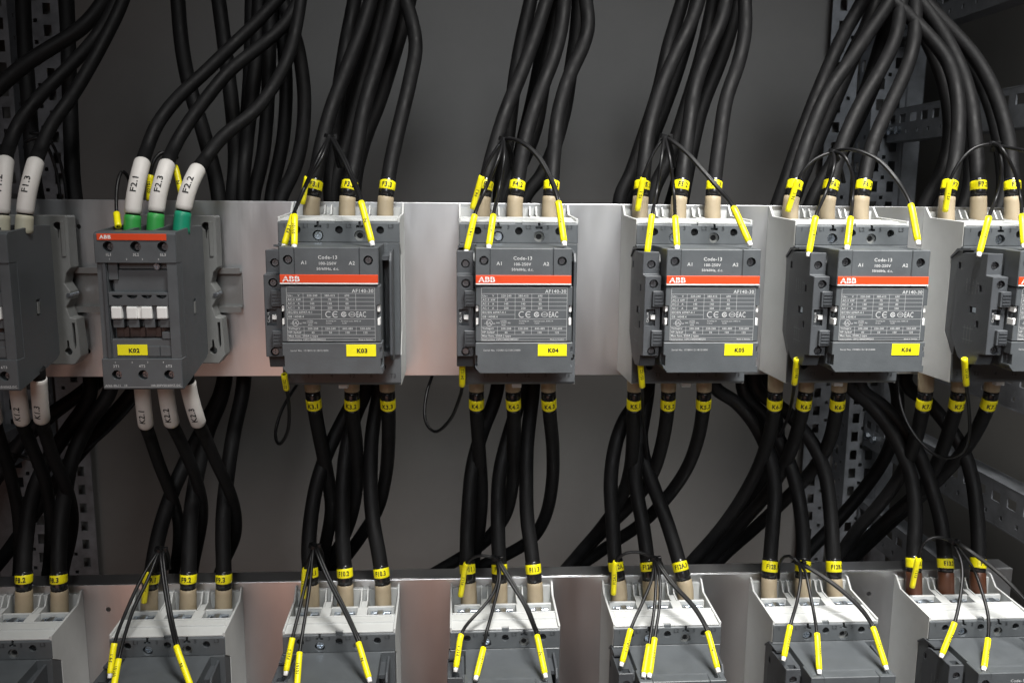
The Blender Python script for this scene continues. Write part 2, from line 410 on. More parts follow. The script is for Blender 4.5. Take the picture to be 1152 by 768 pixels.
    p.build('relief_shade_numbers', 'relief_shade', bc)
    MB().box(-3.6, 3.6, 52, 58, -131, -126.6, .4).build('mounting_tab', 'light', t)
    # dark middle housing
    h = MB()
    h.prism([(47.8, -28), (55, -21.5), (57, -18.6), (63.6, -18.6), (63.6, -104), (59.8, -103.8), (47.8, -87.4)], -44.9, 44.6, bevel=.4)
    h.prism([(63, -18.7), (107, -18.5), (112, -19.5), (112, -106), (63, -106)], -32.6, 33.4, bevel=.4)
    h.prism([(63, -24), (92, -24), (96, -30), (96, -100), (63, -104)], -36.2, -32)
    h.build('front_housing', 'dark', t)
    s = MB().prism([(63.7, -22), (86, -24), (90, -30), (90, -99), (84, -104), (63.7, -106)], 38.6, 40.6, bevel=.4)
    s.box(33.3, 38.8, 63.7, 84, -30, -27).box(33.3, 38.8, 63.7, 84, -101, -98)
    s.build('side_plate', 'dark2', t)
    # coil terminal strip
    cs = MB().box(-23.8, 20.4, 104, 117.6, -44.8, -18.9, .5).box(-34, -23.85, 100, 118, -44.9, -18.6, .5).box(20.45, 33.4, 100, 118, -44.9, -18.6, .5).build('coil_terminal_strip', 'dark', t)
    cut(cs, MB().cyl(-28, -27.4, 111, 121, 3.3, 24).cyl(26.6, -27.6, 111, 121, 3.3, 24).box(-31, -25, 108, 114.5, -24, -17).box(23.6, 29.6, 108, 114.5, -24, -17))
    pan_screw('screw', 'blacksteel', cs, -28, -27.4, 116, 2.5); pan_screw('screw', 'blacksteel', cs, 26.6, -27.6, 116, 2.5)
    st = MB().box(-33.6, 33.2, 116, 118.6, -43.1, -37.5, .2).build('red_stripe', 'red', cs)
    MB().box(-33.6, 33.2, 116, 118.75, -43.95, -43.15).build('white_edge', 'whitep', cs)
    p = Print(); F = front(118.75)
    p.text('ABB', -31.9, -40.4, 3.7, F, .035, 1.18, 'l')
    lg = p.build('logo', 'whitep', cs)
    q = Print(); G = front(118.85); q.quad(-32, -21, -40.55, -40.28, G)
    w = max(v[0] for v in p.v)/MM
    x0 = -31.9; ww = w-x0
    for k in (.165, .52, .865): q.quad(x0+ww*k-.13, x0+ww*k+.13, -42.6, -38.2, front(118.86+k*.03))
    q.build('logo_gaps', 'red', cs)
    p = Print(); F = front(117.75)
    p.text('A1', -17.4, -29.3, 2.5, F).text('A2', 15.4, -29.5, 2.5, F).text('Code-13', -1, -25.6, 2.5, F).text('100-250V', -1, -29.8, 2.1, F).text('50/60Hz, d.c.', -1, -33.6, 1.9, F)
    p.build('print', 'print', cs)
    # rating cover
    lc = MB().box(-33.6, 34.4, 104, 117.6, -84.4, -45.2, .45).build('rating_cover', 'dark', t)
    cut(lc, MB().box(-35, -31.2, 109, 120, -73.2, -58.4).box(31.8, 36, 109, 120, -73.2, -58.4))
    for x0, x1 in ((-33.3, -31.6), (32.2, 34)):
        for z0, z1 in ((-63.4, -58.9), (-72.8, -67.8)):
            MB().prism([(x0, z0), (x1, z0+(.7 if x0 < 0 else 0)), (x1, z1), (x0, z1-.5)], 109, 116.4, 'd', bevel=.2).build('clip', 'whitep', lc)
    p = Print(); F = front(117.75)
    L0, L1, B0, B1 = -29.6, 30.6, -83.6, -46.2
    def hl(z, x0=L0, x1=L1): p.quad(x0, x1, z-.09, z+.09, F)
    def vl(x, z0, z1): p.quad(x-.09, x+.09, z0, z1, front(117.77))
    hl(B1); hl(B0); vl(L0, B0, B1); vl(L1, B0, B1)
    p.text('AF140-30', 29.8, -48.6, 2.5, F, .012, 1, 'r')
    C = [-18.3, -6, 5.7, 17.6]
    for z in (-50.4, -53.3, -56.1, -59, -62, -68.2, -73.6, -76.4, -79.2, -81.6): hl(z)
    for x in C: vl(x, -62, -50.4); vl(x, -79.2, -73.6)
    vl(-6, -68.2, -62); hl(-65, L0, -6)
    def row(z, a, b, vals, h=1.45):
        p.text(a, L0+.7, z, h, F, .014, 1, 'l'); p.text(b, -21.4, z, h, F)
        for x, v in zip((-12.2, -.2, 11.6, 23.9), vals): p.text(v, x, z, h, F)
    row(-51.9, 'Ue~', 'V', ('220-240', '380-415', '690')); row(-54.7, 'AC-3', 'kW', ('37', '75', '75')); row(-57.5, 'AC-3', 'A', ('140', '140', '80')); row(-60.5, 'AC-1', 'A', ('200', '200', '200'))
    p.text('IEC/EN 60947-4-1', L0+.7, -63.5, 1.5, F, .014, 1, 'l').text('GB 14048.4', L0+.7, -66.6, 1.5, F, .014, 1, 'l')
    row(-75, 'Voltage', 'V', ('200-208', '220-240', '440-480', '550-600')); row(-77.8, 'HP-3ph', 'HP', ('40', '50', '100', '125'))
    p.text('Max fuse, 250A J type', L0+.7, -80.4, 1.5, F, .014, 1, 'l').text('Instruction 1SFC100003M0201', L0+.7, -82.7, 1.35, F, .014, 1, 'l').text('Made in Sweden', 24, -82.7, 1.0, F)
    p.arc(-1.2, -65, 2.0, .55, .9, 2*PI-.9, F).arc(3.6, -65, 2.0, .55, .9, 2*PI-.9, F).quad(1.7, 4.6, -65.25, -64.75, front(117.76))
    p.arc(9.2, -65, 1.5, .75, 0.4, 2*PI, F).quad(8.6, 9.9, -65.4, -64.6, front(117.76)); p.arc(14.8, -65, 2.2, .35, 0, 2*PI, F, 18, .78).text('CCC', 14.8, -65, 1.3, front(117.76))
    p.text('EAC', 21.2, -65, 4.1, F, .008, .62)
    p.arc(-24, -71, 2.1, .32, 0, 2*PI, F, 18).text('UL', -24, -71, 1.9, front(117.76)).text('c', -27, -71.4, 1.2, F).text('us', -20.6, -71.4, 1.2, F)
    p.text('LISTED', -14, -69.6, .95, F).text('IND. CONT. EQ.', -14, -71, .95, F).text('2K50', -14, -72.4, .95, F).text('Screwing set', .4, -69.7, .9, F).text('15 lb.in', -1.2, -71.2, .9, F).text('Terminal conn. AWG 14', 14, -69.7, .9, F).text('Cu/Al', 9.5, -71.2, .9, F)
    p.build('print', 'print', lc)
    # lower cover
    lo = MB().prism([(-33.8, -85), (35.2, -85), (35.6, -107.2), (-30.6, -107.2), (-33.8, -103.4)], 104, 117.9, 'd', bevel=.45).build('lower_cover', 'dark', t)
    cut(lo, MB().box(34, 37, 108, 120, -102.5, -96).box(-35, -32.2, 108, 120, -102, -94).box(33.6, 37, 116, 120, -92, -88.2))
    Print().text('Serial No. 1S180112118121800', -28, -90.4, 1.35, front(118.05), 0, 1, 'l').build('print', 'print', lo)
    # auxiliary contact block on the left flank
    ax = MB().prism([(60, -33), (66, -24.5), (70, -23), (99.5, -22), (99.5, -38), (108.5, -38.5), (108.5, -96.5), (100, -97.5), (97, -106), (82, -108), (72, -104), (60, -89)], -46.8, -35, bevel=.35)
    ax.prism([(48.5, -29), (58.5, -22.6), (75, -21), (75, -19.6), (57, -20.6), (48, -27.6)], -45.9, -36)
    ax.box(-41.5, -33.5, 100, 112, -60.5, -49, .4).box(-41.5, -33.5, 100, 112, -89, -77.5, .4)
    for k in range(4): ax.box(-40.4, -34.2, 111.5, 112.7, -51.6-k*2.3, -50.6-k*2.3).box(-40.4, -34.2, 111.5, 112.7, -80-k*2.3, -79-k*2.3)
    ax = ax.build('auxiliary_block', 'dark2', t)
    cut(ax, MB().cyl(-40.6, -31, 92, 104, 3.1).cyl(-40.4, -44.2, 100, 113, 3.2).cyl(-40.6, -93, 100, 113, 3.0).box(-45.4, -38.5, 104.5, 112, -74.5, -62.5).box(-48, -45, 82, 91, -68, -63).box(-48, -45.6, 62, 66, -36, -31).box(-48, -45.6, 92, 96, -51, -46).box(-48, -45.6, 92, 96, -78, -73).box(-43.5, -37.5, 92, 98, -26, -20).box(-48, -45.6, 64, 68, -88, -84))
    for z, d in ((-31, 98), (-44.2, 107), (-93, 107)): pan_screw('screw', 'blacksteel', ax, -40.5, z, d, 2.5)
    MB().box(-41.8, -38.6, 103, 108.6, -70, -66.6, .3).build('indicator_button', 'whitep', ax)
    MB().box(-45.8, -45.2, 84.6, 90.4, -67.4, -63.6).build('steel_tongue', 'zinc', ax)
    p = Print()
    p.text('CAL19', -44.1, -68.4, 1.7, front(108.62), 0, 1, 'c', True)
    p.build('print', 'print', ax)
    p = Print(); Lf = leftside(-46.9)
    for k, s in enumerate(('1SBN010820', 'Ith 16A 690V', 'AC-15 240V', 'A600 Q300')): p.text(s, 76+k*4.2, -48, 1.5, Lf, 0, 1, 'c', True)
    p.text('C E', 90.6, -46.5, 2.4, Lf, 0, 1, 'c', True)
    for k in range(3): p.quad(78+k*4, 78.3+k*4, -92, -78, Lf)
    p.quad(76, 90, -80.2, -79.9, leftside(-46.93)).quad(76, 90, -89.2, -88.9, leftside(-46.93))
    p.build('flank_print', 'faint', ax)
    return t
proto = contactor()

Z_KT, Z_LT = -18.8, -347.4
XK = {3: -86.9, 4: 47.3, 5: 181.7, 6: 305.3, 7: P(1084, 262, 62).x/MM+45}
XL = {1: -229.4-134.2, 2: -229.4, 3: -94.2, 4: 39.7, 5: 173.5, 6: 307.2, 7: 441.2}
GU, GL = 'contactors of the upper row', 'contactors of the lower row'
def sticker(root_cover, text):
    s = MB().box(10.4, 31, 117.85, 118.25, -94.6, -86.2, .12).build('sticker', 'sticker', root_cover)
    Print().text(text, 21.4, -90.5, 3.0, front(118.4), .04, 1.05).build('sticker_print', 'ink', root_cover)
for k in (3, 4, 5, 6, 7):
    o = proto if k == 3 else copy_tree(proto)
    o.location = V3(XK[k], 0, Z_KT)
    lab = 'dark grey contactor with red stripe and yellow sticker K0%d' % k if k < 7 else 'dark grey contactor cut off by the right edge, next to K06'
    tag(o, lab, 'contactor', GU)
lows = {1: 'contactor at the bottom left edge, under cables tagged F8', 2: 'contactor with light grey top under cables tagged F9', 3: 'contactor with light grey top under cables tagged F10',
        4: 'contactor with light grey top under cables tagged F11', 5: 'contactor with light grey top under cables tagged F12A', 6: 'contactor with light grey top under cables tagged F12B', 7: 'contactor with brown cable sleeves in the bottom right corner'}
for k in XL:
    o = copy_tree(proto); o.location = V3(XL[k], 0, Z_LT); tag(o, lows[k], 'contactor', GL)
for o in list(bpy.data.objects):
    if o.name.startswith('lower_cover'):
        for k in (3, 4, 5, 6, 7):
            if abs(o.parent.location.x-XK[k]*MM) < 1e-4 and o.parent.location.z > -.1: sticker(o, 'K0%d' % k)

# ------------------------------------------------------------------ smaller contactors K01, K02
def small_contactor():
    """origin: front face centre line on the plate, z = 0 at the top of the front face"""
    t = empty('small_contactor')
    b = MB()
    # body as side profile; the front is a ring of strips round recessed bays
    b.prism([(40, 2.6), (62, 3.4), (104, .4), (107, -1), (107, -21), (96, -21), (96, -88), (107, -88), (107, -109.5), (104, -110.5), (46, -99), (40, -96)], -27.4, 27.4, bevel=.4)
    b.box(-27.2, -20.5, 95, 104.5, -88.1, -20.9); b.box(20.2, 27.2, 95, 106.2, -88.1, -20.9, .3)
    b.box(-20.6, 20.3, 95, 105.4, -50.7, -41.4, .3); b.box(-20.6, 20.3, 95, 103, -60.4, -50); b.box(-20.6, 20.3, 95, 104, -88.1, -74.5, .3)
    b.box(-20.6, -14, 95, 103, -33, -21, .3); b.box(-13.8, 20.3, 95, 100.5, -25.5, -21, .3); b.box(-17.6, 19.6, 95, 101.6, -41.6, -26, .3); b.box(-20.6, 20.3, 95, 97, -66, -57)
    body = b.build('body', 'dark', t)
    c = MB()
    for x in (-18, 0.4, 18.6): c.cyl(x, -9.8, 100, 110, 3.7, 22); c.cyl(x*.98, -99.5, 100, 110, 3.5, 22)
    for x in (-14.5, -4.4, 5.4, 15.4): c.prism([(x+3.6*math.cos(PI+PI*i/10), -43.2+2.6*math.sin(PI+PI*i/10)) for i in range(11)], 100, 108, 'd')
    c.box(-29, -26.5, 70, 80, -60, -45).box(26.6, 29, 66, 72, -62, -50)
    for x in (-17.5, .5, 18.2): c.box(x-7.5, x+7.5, 50, 95, -3, 6)
    cut(body, c)
    for x in (-18, .4, 18.6):
        for z in (-9.8, -99.5): MB().cyl(x, z, 99.5, 100.6, 4).build('hole_bottom', 'black', t); pan_screw('screw', 'blacksteel', t, x+.6, z-.3, 103, 2.7)
    MB().box(-25, 21.5, 106.5, 107.6, -5.4, -.9, .2).build('red_stripe', 'red', t)
    p = Print(); p.text('ABB', -23.2, -3.1, 2.5, front(107.7), .035, 1.15, 'l').build('logo', 'whitep', t)
    p = Print(); F = front(107.15)
    for s, x in (('1L1', -18), ('3L2', .4), ('5L3', 18.6)): p.text(s, x, -15.2, 1.9, F)
    for s, x in (('1', -17.5), ('2', -6), ('3', 4.6), ('4', 15.4)): p.text(s, x, -18.3, 1.3, F).text(s, x-.6, -90.4, 1.3, F)
    for s, x in (('2T1', -17.8), ('4T2', 0), ('6T3', 18.4)): p.text(s, x, -93.2, 1.9, F)
    p.quad(-26.9, 26.9, -108.2, -108.05, F)
    p.text('AF65-30-11   13', -26, -107, 1.5, F, .014, 1, 'l').text('100-250V50/60HZ-DC', 26, -107, 1.5, F, .014, 1, 'r'); p.build('print', 'print', t)
    pan_screw('bay_screw', 'zinc', t, 12.6, -23.6, 103.2, 2.5)
    # contact carriers
    for x0, x1 in ((-19.6, -12), (-9, 8.4), (11.4, 19)):
        m_ = MB().box(x0, x1, 97, 104.5, -60, -51, .6, 2)
        if x1-x0 > 10: m_.box(x0, x0+7.4, 99, 106, -60, -51.4, .8, 2).box(x1-7.4, x1, 99, 106, -60, -51.4, .8, 2)
        else: m_.box(x0+.2, x1-.2, 99, 106, -60, -51.4, .8, 2)
        m_.build('contact_carrier', 'whitep', t)
    for x in (-15.6, -5, 5.8, 16.4): MB().box(x-3.6, x+3.6, 96, 103.6, -66.4, -60.6, .3).build('carrier_guide', 'dark', t)
    MB().box(-19.5, 19.6, 95.9, 97.6, -74.2, -66.6, .3).build('bay_floor', 'brownish', t)
    for x in (-12, -1, 10): MB().box(x-2, x+2, 97.5, 99, -74, -67, .4).build('bay_web', 'brownish', t)
    MB().box(3.8, 12, 103.9, 104.9, -86.6, -79.4, .3).build('label_holder', 'dark', t); MB().box(12.4, 20, 103.9, 104.9, -86.6, -79.4, .3).build('label_holder', 'dark', t)
    MB().box(14, 20.2, 99, 104.6, -74.3, -69.4, .3).build('bay_block', 'dark', t)
    MB().box(-23.2, -20.8, 103, 106.4, -88, -21.2, .3).build('bay_rib', 'dark2', t)
    # mounting foot
    f = MB().prism([(-33, 9.4), (32, 9.4), (33, 8.4), (33, -31), (29.5, -35), (27.5, -43), (31.5, -49.5), (31.5, -55), (27.5, -62), (30, -70), (34.4, -71), (36, -101), (31, -107.4), (-31, -107.4), (-35, -70), (-30, -66), (-30, -40), (-34, -34)], 8.4, 24, 'd', bevel=.5).build('mounting_foot', 'foot', t)
    cut(f, MB().cyl(25.6, 1.4, 14, 45, 3.2).prism([(24, 1), (27.2, 1), (25.9, -8), (25.3, -8)], 14, 45, 'd').cyl(27, -97, 14, 45, 3).prism([(25.6, -97), (28.4, -97), (27.6, -88), (26.4, -88)], 14, 45, 'd').prism([(31, -74), (33.2, -74), (33.4, -92), (32.2, -95), (31.4, -90)], 6, 45, 'd').cyl(-25, 0, 14, 45, 3).cyl(-25, -96, 14, 45, 3))
    MB().box(27.8, 30.8, 23.9, 25, -22, 5, .3).build('foot_pad', 'foot', t)
    MB().cyl(30.6, -52.2, 9, 25, 1.7, 12).build('foot_spring', 'zinc', t)
    MB().box(27.2, 27.9, 68, 71, -60.5, -52).build('side_latch', 'foot', t)
    return t
sproto = small_contactor()
cx2 = (P(107, 264, 107).x + P(194.5, 264, 107).x)/2/MM; z2 = P(150, 261.5, 107).z/MM
cx1 = P(7, 262, 107).x/MM-27.5
sproto.location = V3(cx2, 0, z2); tag(sproto, 'small dark contactor with white slides and yellow sticker K02', 'contactor', 'small contactors at the left')
s1 = copy_tree(sproto); s1.location = V3(cx1, 0, z2-.6); tag(s1, 'small dark contactor cut off by the left edge, left of K02', 'contactor', 'small contactors at the left')
MB().box(-17.2, 3.4, 103.9, 104.5, -85.9, -78.4, .12).build('sticker', 'sticker', sproto)
Print().text('K02', -5.6, -82.5, 3.0, front(104.65), .04, 1.05).build('sticker_print', 'ink', sproto)
# DIN rail behind both
pr = P(272, 326, 4); zr = pr.z/MM
r = MB().prism([(0.3, zr-13.5), (1.3, zr-13.5), (1.3, zr-14.5), (7.3, zr-14.5), (7.3, zr-18), (8.3, zr-18), (8.3, zr-13.4), (2.2, zr-13.4), (2.2, zr+13.4), (8.3, zr+13.4), (8.3, zr+18), (7.3, zr+18), (7.3, zr+14.5), (1.3, zr+14.5), (1.3, zr+13.5), (.3, zr+13.5)], -470, pr.x/MM)
r = r.build('din_rail', 'rail'); tag(r, 'short steel mounting rail behind the small contactor K02', 'rail')
cut(r, MB().box(pr.x/MM-9, pr.x/MM+4, -1, 5, zr-3, zr+3))

# ------------------------------------------------------------------ cables
def spline(pts, step=.004):
    n = len(pts); out = []
    for i in range(n-1):
        p0 = pts[i-1] if i else pts[0]*2-pts[1]; p1, p2 = pts[i], pts[i+1]; p3 = pts[i+2] if i+2 < n else pts[-1]*2-pts[-2]
        # centripetal parameters keep bends round
        t0 = 0; t1 = max(1e-5, (p1-p0).length**.5); t2 = t1+max(1e-5, (p2-p1).length**.5); t3 = t2+max(1e-5, (p3-p2).length**.5)
        k = max(2, int((p2-p1).length/step))
        for j in range(k):
            t = t1+(t2-t1)*j/k
            A1 = p0*((t1-t)/(t1-t0))+p1*((t-t0)/(t1-t0)); A2 = p1*((t2-t)/(t2-t1))+p2*((t-t1)/(t2-t1)); A3 = p2*((t3-t)/(t3-t2))+p3*((t-t2)/(t3-t2))
            B1 = A1*((t2-t)/(t2-t0))+A2*((t-t0)/(t2-t0)); B2 = A2*((t3-t)/(t3-t1))+A3*((t-t1)/(t3-t1))
            out.append(B1*((t2-t)/(t2-t1))+B2*((t-t1)/(t2-t1)))
    out.append(pts[-1]); return out
class Path:
    def __init__(s, pts, step=.004, smooth=0):
        s.p = spline(pts, step)
        for _ in range(smooth): s.p = [s.p[0]]+[(s.p[i-1]+s.p[i]*2+s.p[i+1])/4 for i in range(1, len(s.p)-1)]+[s.p[-1]]
        s.s = [0]
        for a, b in zip(s.p, s.p[1:]): s.s.append(s.s[-1]+(b-a).length)
    def at(s, t):
        t = min(max(t, 0), s.s[-1])
        lo, hi = 0, len(s.s)-1
        while hi-lo > 1:
            mid = (lo+hi)//2
            if s.s[mid] <= t: lo = mid
            else: hi = mid
        f = (t-s.s[lo])/max(1e-9, s.s[hi]-s.s[lo]); return s.p[lo].lerp(s.p[hi], f)
    def tan(s, t): return (s.at(t+.0015)-s.at(t-.0015)).normalized()
    def frame(s, t):
        T = s.tan(t); N = Vector((0, -1, 0)); N = (N-T*N.dot(T))
        if N.length < .05: N = Vector((0, 0, 1))-T*T.z
        N.normalize(); return T, N, T.cross(N)
    def s_at_y(s, py):
        """arc length where the path first crosses picture row py"""
        ys = [pix(q)[1] for q in s.p]
        for i in range(len(ys)-1):
            if (ys[i]-py)*(ys[i+1]-py) <= 0 and ys[i] != ys[i+1]:
                f = (py-ys[i])/(ys[i+1]-ys[i]); return s.s[i]+f*(s.s[i+1]-s.s[i])
        return s.s[-1]
def tube(path, s0, s1, r, origin, n=12, step=.005, r1=None, round_end=False):
    k = max(2, int((s1-s0)/step)); vs = []; fs = []; r1 = r if r1 is None else r1
    st = [(s0+(s1-s0)*i/k, r+(r1-r)*i/k) for i in range(k+1)]
    b = min(r*.12, (s1-s0)*.2)
    st = [(s0, r-b), (s0+b, r)]+st[1:-1]+[(s1-b, r1), (s1, r1-b)]
    for s, rr in st:
        p = path.at(s); T, N, B = path.frame(s)
        for j in range(n):
            a = 2*PI*j/n; vs.append(p+(N*math.cos(a)+B*math.sin(a))*rr-origin)
    m_ = len(st)
    for i in range(m_-1):
        for j in range(n): fs.append((i*n+j, i*n+(j+1) % n, (i+1)*n+(j+1) % n, (i+1)*n+j))
    fs.append(tuple(range(n))[::-1]); fs.append(tuple((m_-1)*n+j for j in range(n)))
    me = bpy.data.meshes.new('tube'); me.from_pydata([tuple(v) for v in vs], [], fs); me.update()
    b = bmesh.new(); b.from_mesh(me); bmesh.ops.recalc_face_normals(b, faces=b.faces[:]); b.to_mesh(me); b.free()
    return me
_ref = {}
def refined(text, bold, axis, cell=.22):
    k = (text, bold, axis)
    if k not in _ref:
        vs, fs = glyphs(text, bold); b = bmesh.new(); vv = [b.verts.new((x, y, 0)) for x, y in vs]
        for f in fs:
            try: b.faces.new([vv[i] for i in f])
            except ValueError: pass
        lo = min(v[axis] for v in vs); hi = max(v[axis] for v in vs); n = int((hi-lo)/cell)
        for i in range(1, n+1):
            co = [0, 0, 0]; no = [0, 0, 0]; co[axis] = lo+(hi-lo)*i/(n+1); no[axis] = 1
            bmesh.ops.bisect_plane(b, geom=b.verts[:]+b.edges[:]+b.faces[:], plane_co=co, plane_no=no)
        b.verts.index_update(); _ref[k] = ([(v.co.x, v.co.y) for v in b.verts], [tuple(v.index for v in f.verts) for f in b.faces]); b.free()
    return _ref[k]
def wrap_text(path, sc, r, text, h, origin, along=False, bold=.02, sx=1., turn=0., flip=False):
    vs, fs = refined(text, bold, 1 if along else 0); out = []
    Tc = path.tan(sc); up = 1 if Tc.z > 0 else -1
    if flip: up = -up
    for a, b in vs:
        a *= h*sx; b *= h
        if along: ax_, ci = a*up, -b*up
        else: ax_, ci = b*up, a*up
        s = sc+ax_; p = path.at(s); T, N, B = path.frame(s)
        # B = T x N points to the viewer's right when T is up
        th = ci/r+turn*up
        out.append(p+(N*math.cos(th)+B*math.sin(th))*r-origin)
    me = bpy.data.meshes.new('print'); me.from_pydata([tuple(v) for v in out], [], fs); return me
R_C = 6.0*MM
def cable(pts, label, end='beige', rows=None, text=None, r=R_C, group='black power cables', turn=0., endname='insulating_sleeve'):
    """pts: (px, py, d) from the terminal outwards; rows: picture rows where ferrule ends, tape starts, tape ends"""
    w = [q if isinstance(q, Vector) else P(*q) for q in pts]
    path = Path(w, .004, 4)
    o = empty('power_cable', path.p[0]); org = path.p[0].copy()
    L = path.s[-1]
    if rows:
        f1, t0, t1 = [path.s_at_y(y) for y in rows]
        link(endname, tube(path, 0, f1, r*1.14, org, 18, .004, r*1.06), end, o, True)
        link('jacket', tube(path, f1-.002, L, r, org, 14), 'cable', o, True)
        link('shrink_sleeve', tube(path, f1+.0003, max(t1, t0)+.0022, r*1.035, org, 16, .003), 'shrink', o, True)
        link('marker_tape', tube(path, min(t0, t1), max(t0, t1), r*1.075, org, 20, .002), 'yellow', o, True)
        if text: link('tape_print', wrap_text(path, (t0+t1)/2, r*1.1, text, .0036, org, sx=.95 if len(text) < 5 else .8, turn=turn, bold=.035), 'ink', o)
    else:
        link('jacket', tube(path, 0, L, r, org, 14), 'cable', o, True)
    return tag(o, label, 'cable', group)
def zpt(px, d, z):
    """point at picture column px on plane d at height z (mm)"""
    y = 300.
    for _ in range(20):
        p = P(px, y, d); y += (p.z/MM-z)*1.2
    return P(px, y, d)

ORD = {'1': 'leftmost', '2': 'middle', '3': 'rightmost'}
def upper(tagtxt, x0, pts, turn=0., top=-55):
    """cable going up from an upper-row contactor"""
    n = len(pts); full = [zpt(x0, 13, Z_KT-9), zpt(x0, 13, Z_KT+12)]
    for i, (px, py) in enumerate(pts):
        f = max(0, (215-py)/215.); full.append((px, py, 13+(top-13)*f**1.1))
    a, b = pts[-2], pts[-1]
    full.append((b[0]+(b[0]-a[0])*1.2, b[1]-60, top-18))
    return cable(full, '%s of the three black cables rising from contactor K0%s, yellow tag %s' % (ORD[tagtxt[-1]], tagtxt[1], tagtxt), 'beige', (220.5, 214.5, 204), tagtxt, turn=turn)
upper('F3.1', 350.5, [(353, 215), (358, 182), (371, 128), (389, 80), (406, 36), (417, 0)], .1)
upper('F3.2', 390.5, [(392, 215), (400, 175), (409, 124), (424, 73), (435, 36), (444, 0)], .1)
upper('F3.3', 433.5, [(435, 215), (440, 182), (450, 138), (462, 87), (468, 51), (461, 15), (456, 0)])
upper('F4.1', 542.5, [(545, 213), (552, 182), (568, 128), (583, 91), (601, 44), (615, 0)], .35)
upper('F4.2', 579, [(581, 215), (588, 171), (597, 135), (610, 98), (624, 62), (632, 29), (635, 0)])
upper('F4.3', 618.5, [(620, 215), (623, 175), (628, 128), (641, 84), (655, 55), (662, 29), (659, 0)], .2)
upper('F5.1', 720, [(722, 213), (725, 185), (729, 152), (741, 107), (758, 66), (776, 29), (786, 0)], .4)
upper('F5.2', 763, [(766, 213), (770, 180), (775, 143), (782, 98), (797, 57), (811, 25), (817, 0)])
upper('F5.3', 801.5, [(803, 213), (806, 185), (810, 156), (817, 111), (830, 74), (838, 37), (838, 0)])
upper('F6.1', 889, [(893, 213), (900, 185), (911, 152), (930, 107), (958, 66), (983, 29), (1002, 0)], .3)
upper('F6.2', 930, [(934, 213), (938, 195), (947, 164), (967, 119), (991, 78), (1008, 41), (1014, 0)], .2)
upper('F6.3', 968, [(971, 213), (974, 195), (981, 164), (999, 123), (1018, 82), (1028, 49), (1030, 0)], .1)
upper('F7.1', 1064.5, [(1067, 213), (1073, 190), (1078, 150), (1077, 107), (1067, 70), (1045, 41), (1016, 12), (1003, 0)], .4)
upper('F7.2', 1100.5, [(1101, 213), (1099, 185), (1097, 156), (1091, 109), (1080, 75), (1062, 40), (1042, 10), (1034, 0)], .1)
upper('F7.3', 1139, [(1139, 213), (1138, 190), (1133, 150), (1117, 100), (1095, 62), (1070, 34), (1049, 12), (1038, 0)])

LOWROWS = {8: (662, 655, 645), 9: (660.5, 655, 644.5), 10: (656, 649, 638), 11: (653.5, 645, 633.5), '12A': (651, 642, 631), '12B': (649, 643, 630), 13: (642.5, 639, 627)}
def lower(tagtxt, col, x0, pts, up=None, end='beige', turn=0., dmid=-48, dtop=-100, r=6.4*MM):
    """cable rising from a lower-row contactor, passing behind the upper plate and on upwards"""
    full = [zpt(x0, 13, Z_LT-9), zpt(x0, 13, Z_LT+11)]
    for px, py in pts:
        f = min(1, max(0, (650-py)/200.)); full.append((px, py, 13+(dmid-13)*f**1.05))
    if up:
        for px, py in up:
            f = max(0, (225-py)/225.); full.append((px, py, dmid-6+(dtop-dmid)*f))
        a, b = up[-2], up[-1]; full.append((b[0]+(b[0]-a[0])*.8, b[1]-50, dtop-10))
    else:
        full.append((pts[-1][0]*2-pts[-2][0], pts[-1][1]-40, dmid-4))
    return cable(full, '%s of the black cables tagged %s rising from the lower row' % (ORD[tagtxt[-1]], tagtxt[:-2]), end, LOWROWS[col], tagtxt, turn=turn, r=r)
def tail(tagtxt, x0, pts, dend=-75, label=None, rows=(440, 447.5, 458.5), end='beige', r=R_C, x1=None):
    """cable leaving an upper-row contactor downwards and passing behind the lower plate"""
    full = [zpt(x0, 13, Z_KT-119), zpt(x0, 13, Z_KT-131)]
    for px, py in pts:
        f = min(1, max(0, (py-455)/175.)); full.append((px, py, 13+(dend-13)*f**.9))
    a, b = pts[-2], pts[-1]; k = 60/max(8, ((b[0]-a[0])**2+(b[1]-a[1])**2)**.5)
    full.append((b[0]+(b[0]-a[0])*k, b[1]+(b[1]-a[1])*k, dend-6))
    return cable(full, label or '%s of the three black cables hanging from contactor K0%s, yellow tag %s' % (ORD[tagtxt[-1]], tagtxt[1], tagtxt), end, rows, tagtxt, r=r)
# column K3 / F10
tail('K3.1', 351, [(352, 445), (354, 460), (361, 498), (369, 538), (373, 572), (368, 603), (361, 637)])
tail('K3.2', 395.5, [(396, 445), (396, 460), (401, 505), (401, 549), (394, 585), (381, 615), (362, 640)], -85)
tail('K3.3', 435.5, [(436, 445), (437, 460), (437, 500), (434, 535), (425, 572), (408, 600), (390, 625), (372, 645)], -95)
lower('F10.1', 10, 350, [(349, 642), (347, 625), (349, 589), (354, 555), (361, 528), (373, 498), (390, 464), (402, 440)], [(372, 222), (376, 150), (383, 90), (391, 40), (399, 0)], turn=.3)
lower('F10.2', 10, 388.5, [(388, 642), (386, 620), (385, 579), (386, 538), (391, 498), (402, 461), (412, 437)], [(374, 222), (390, 160), (404, 102), (420, 47), (431, 0)])
lower('F10.3', 10, 431, [(429, 642), (427, 627), (420, 589), (417, 555), (417, 522), (418.5, 488), (424, 454), (427, 437)], [(398, 222), (408, 164), (426, 117), (440, 73), (451, 36), (461, 0)])
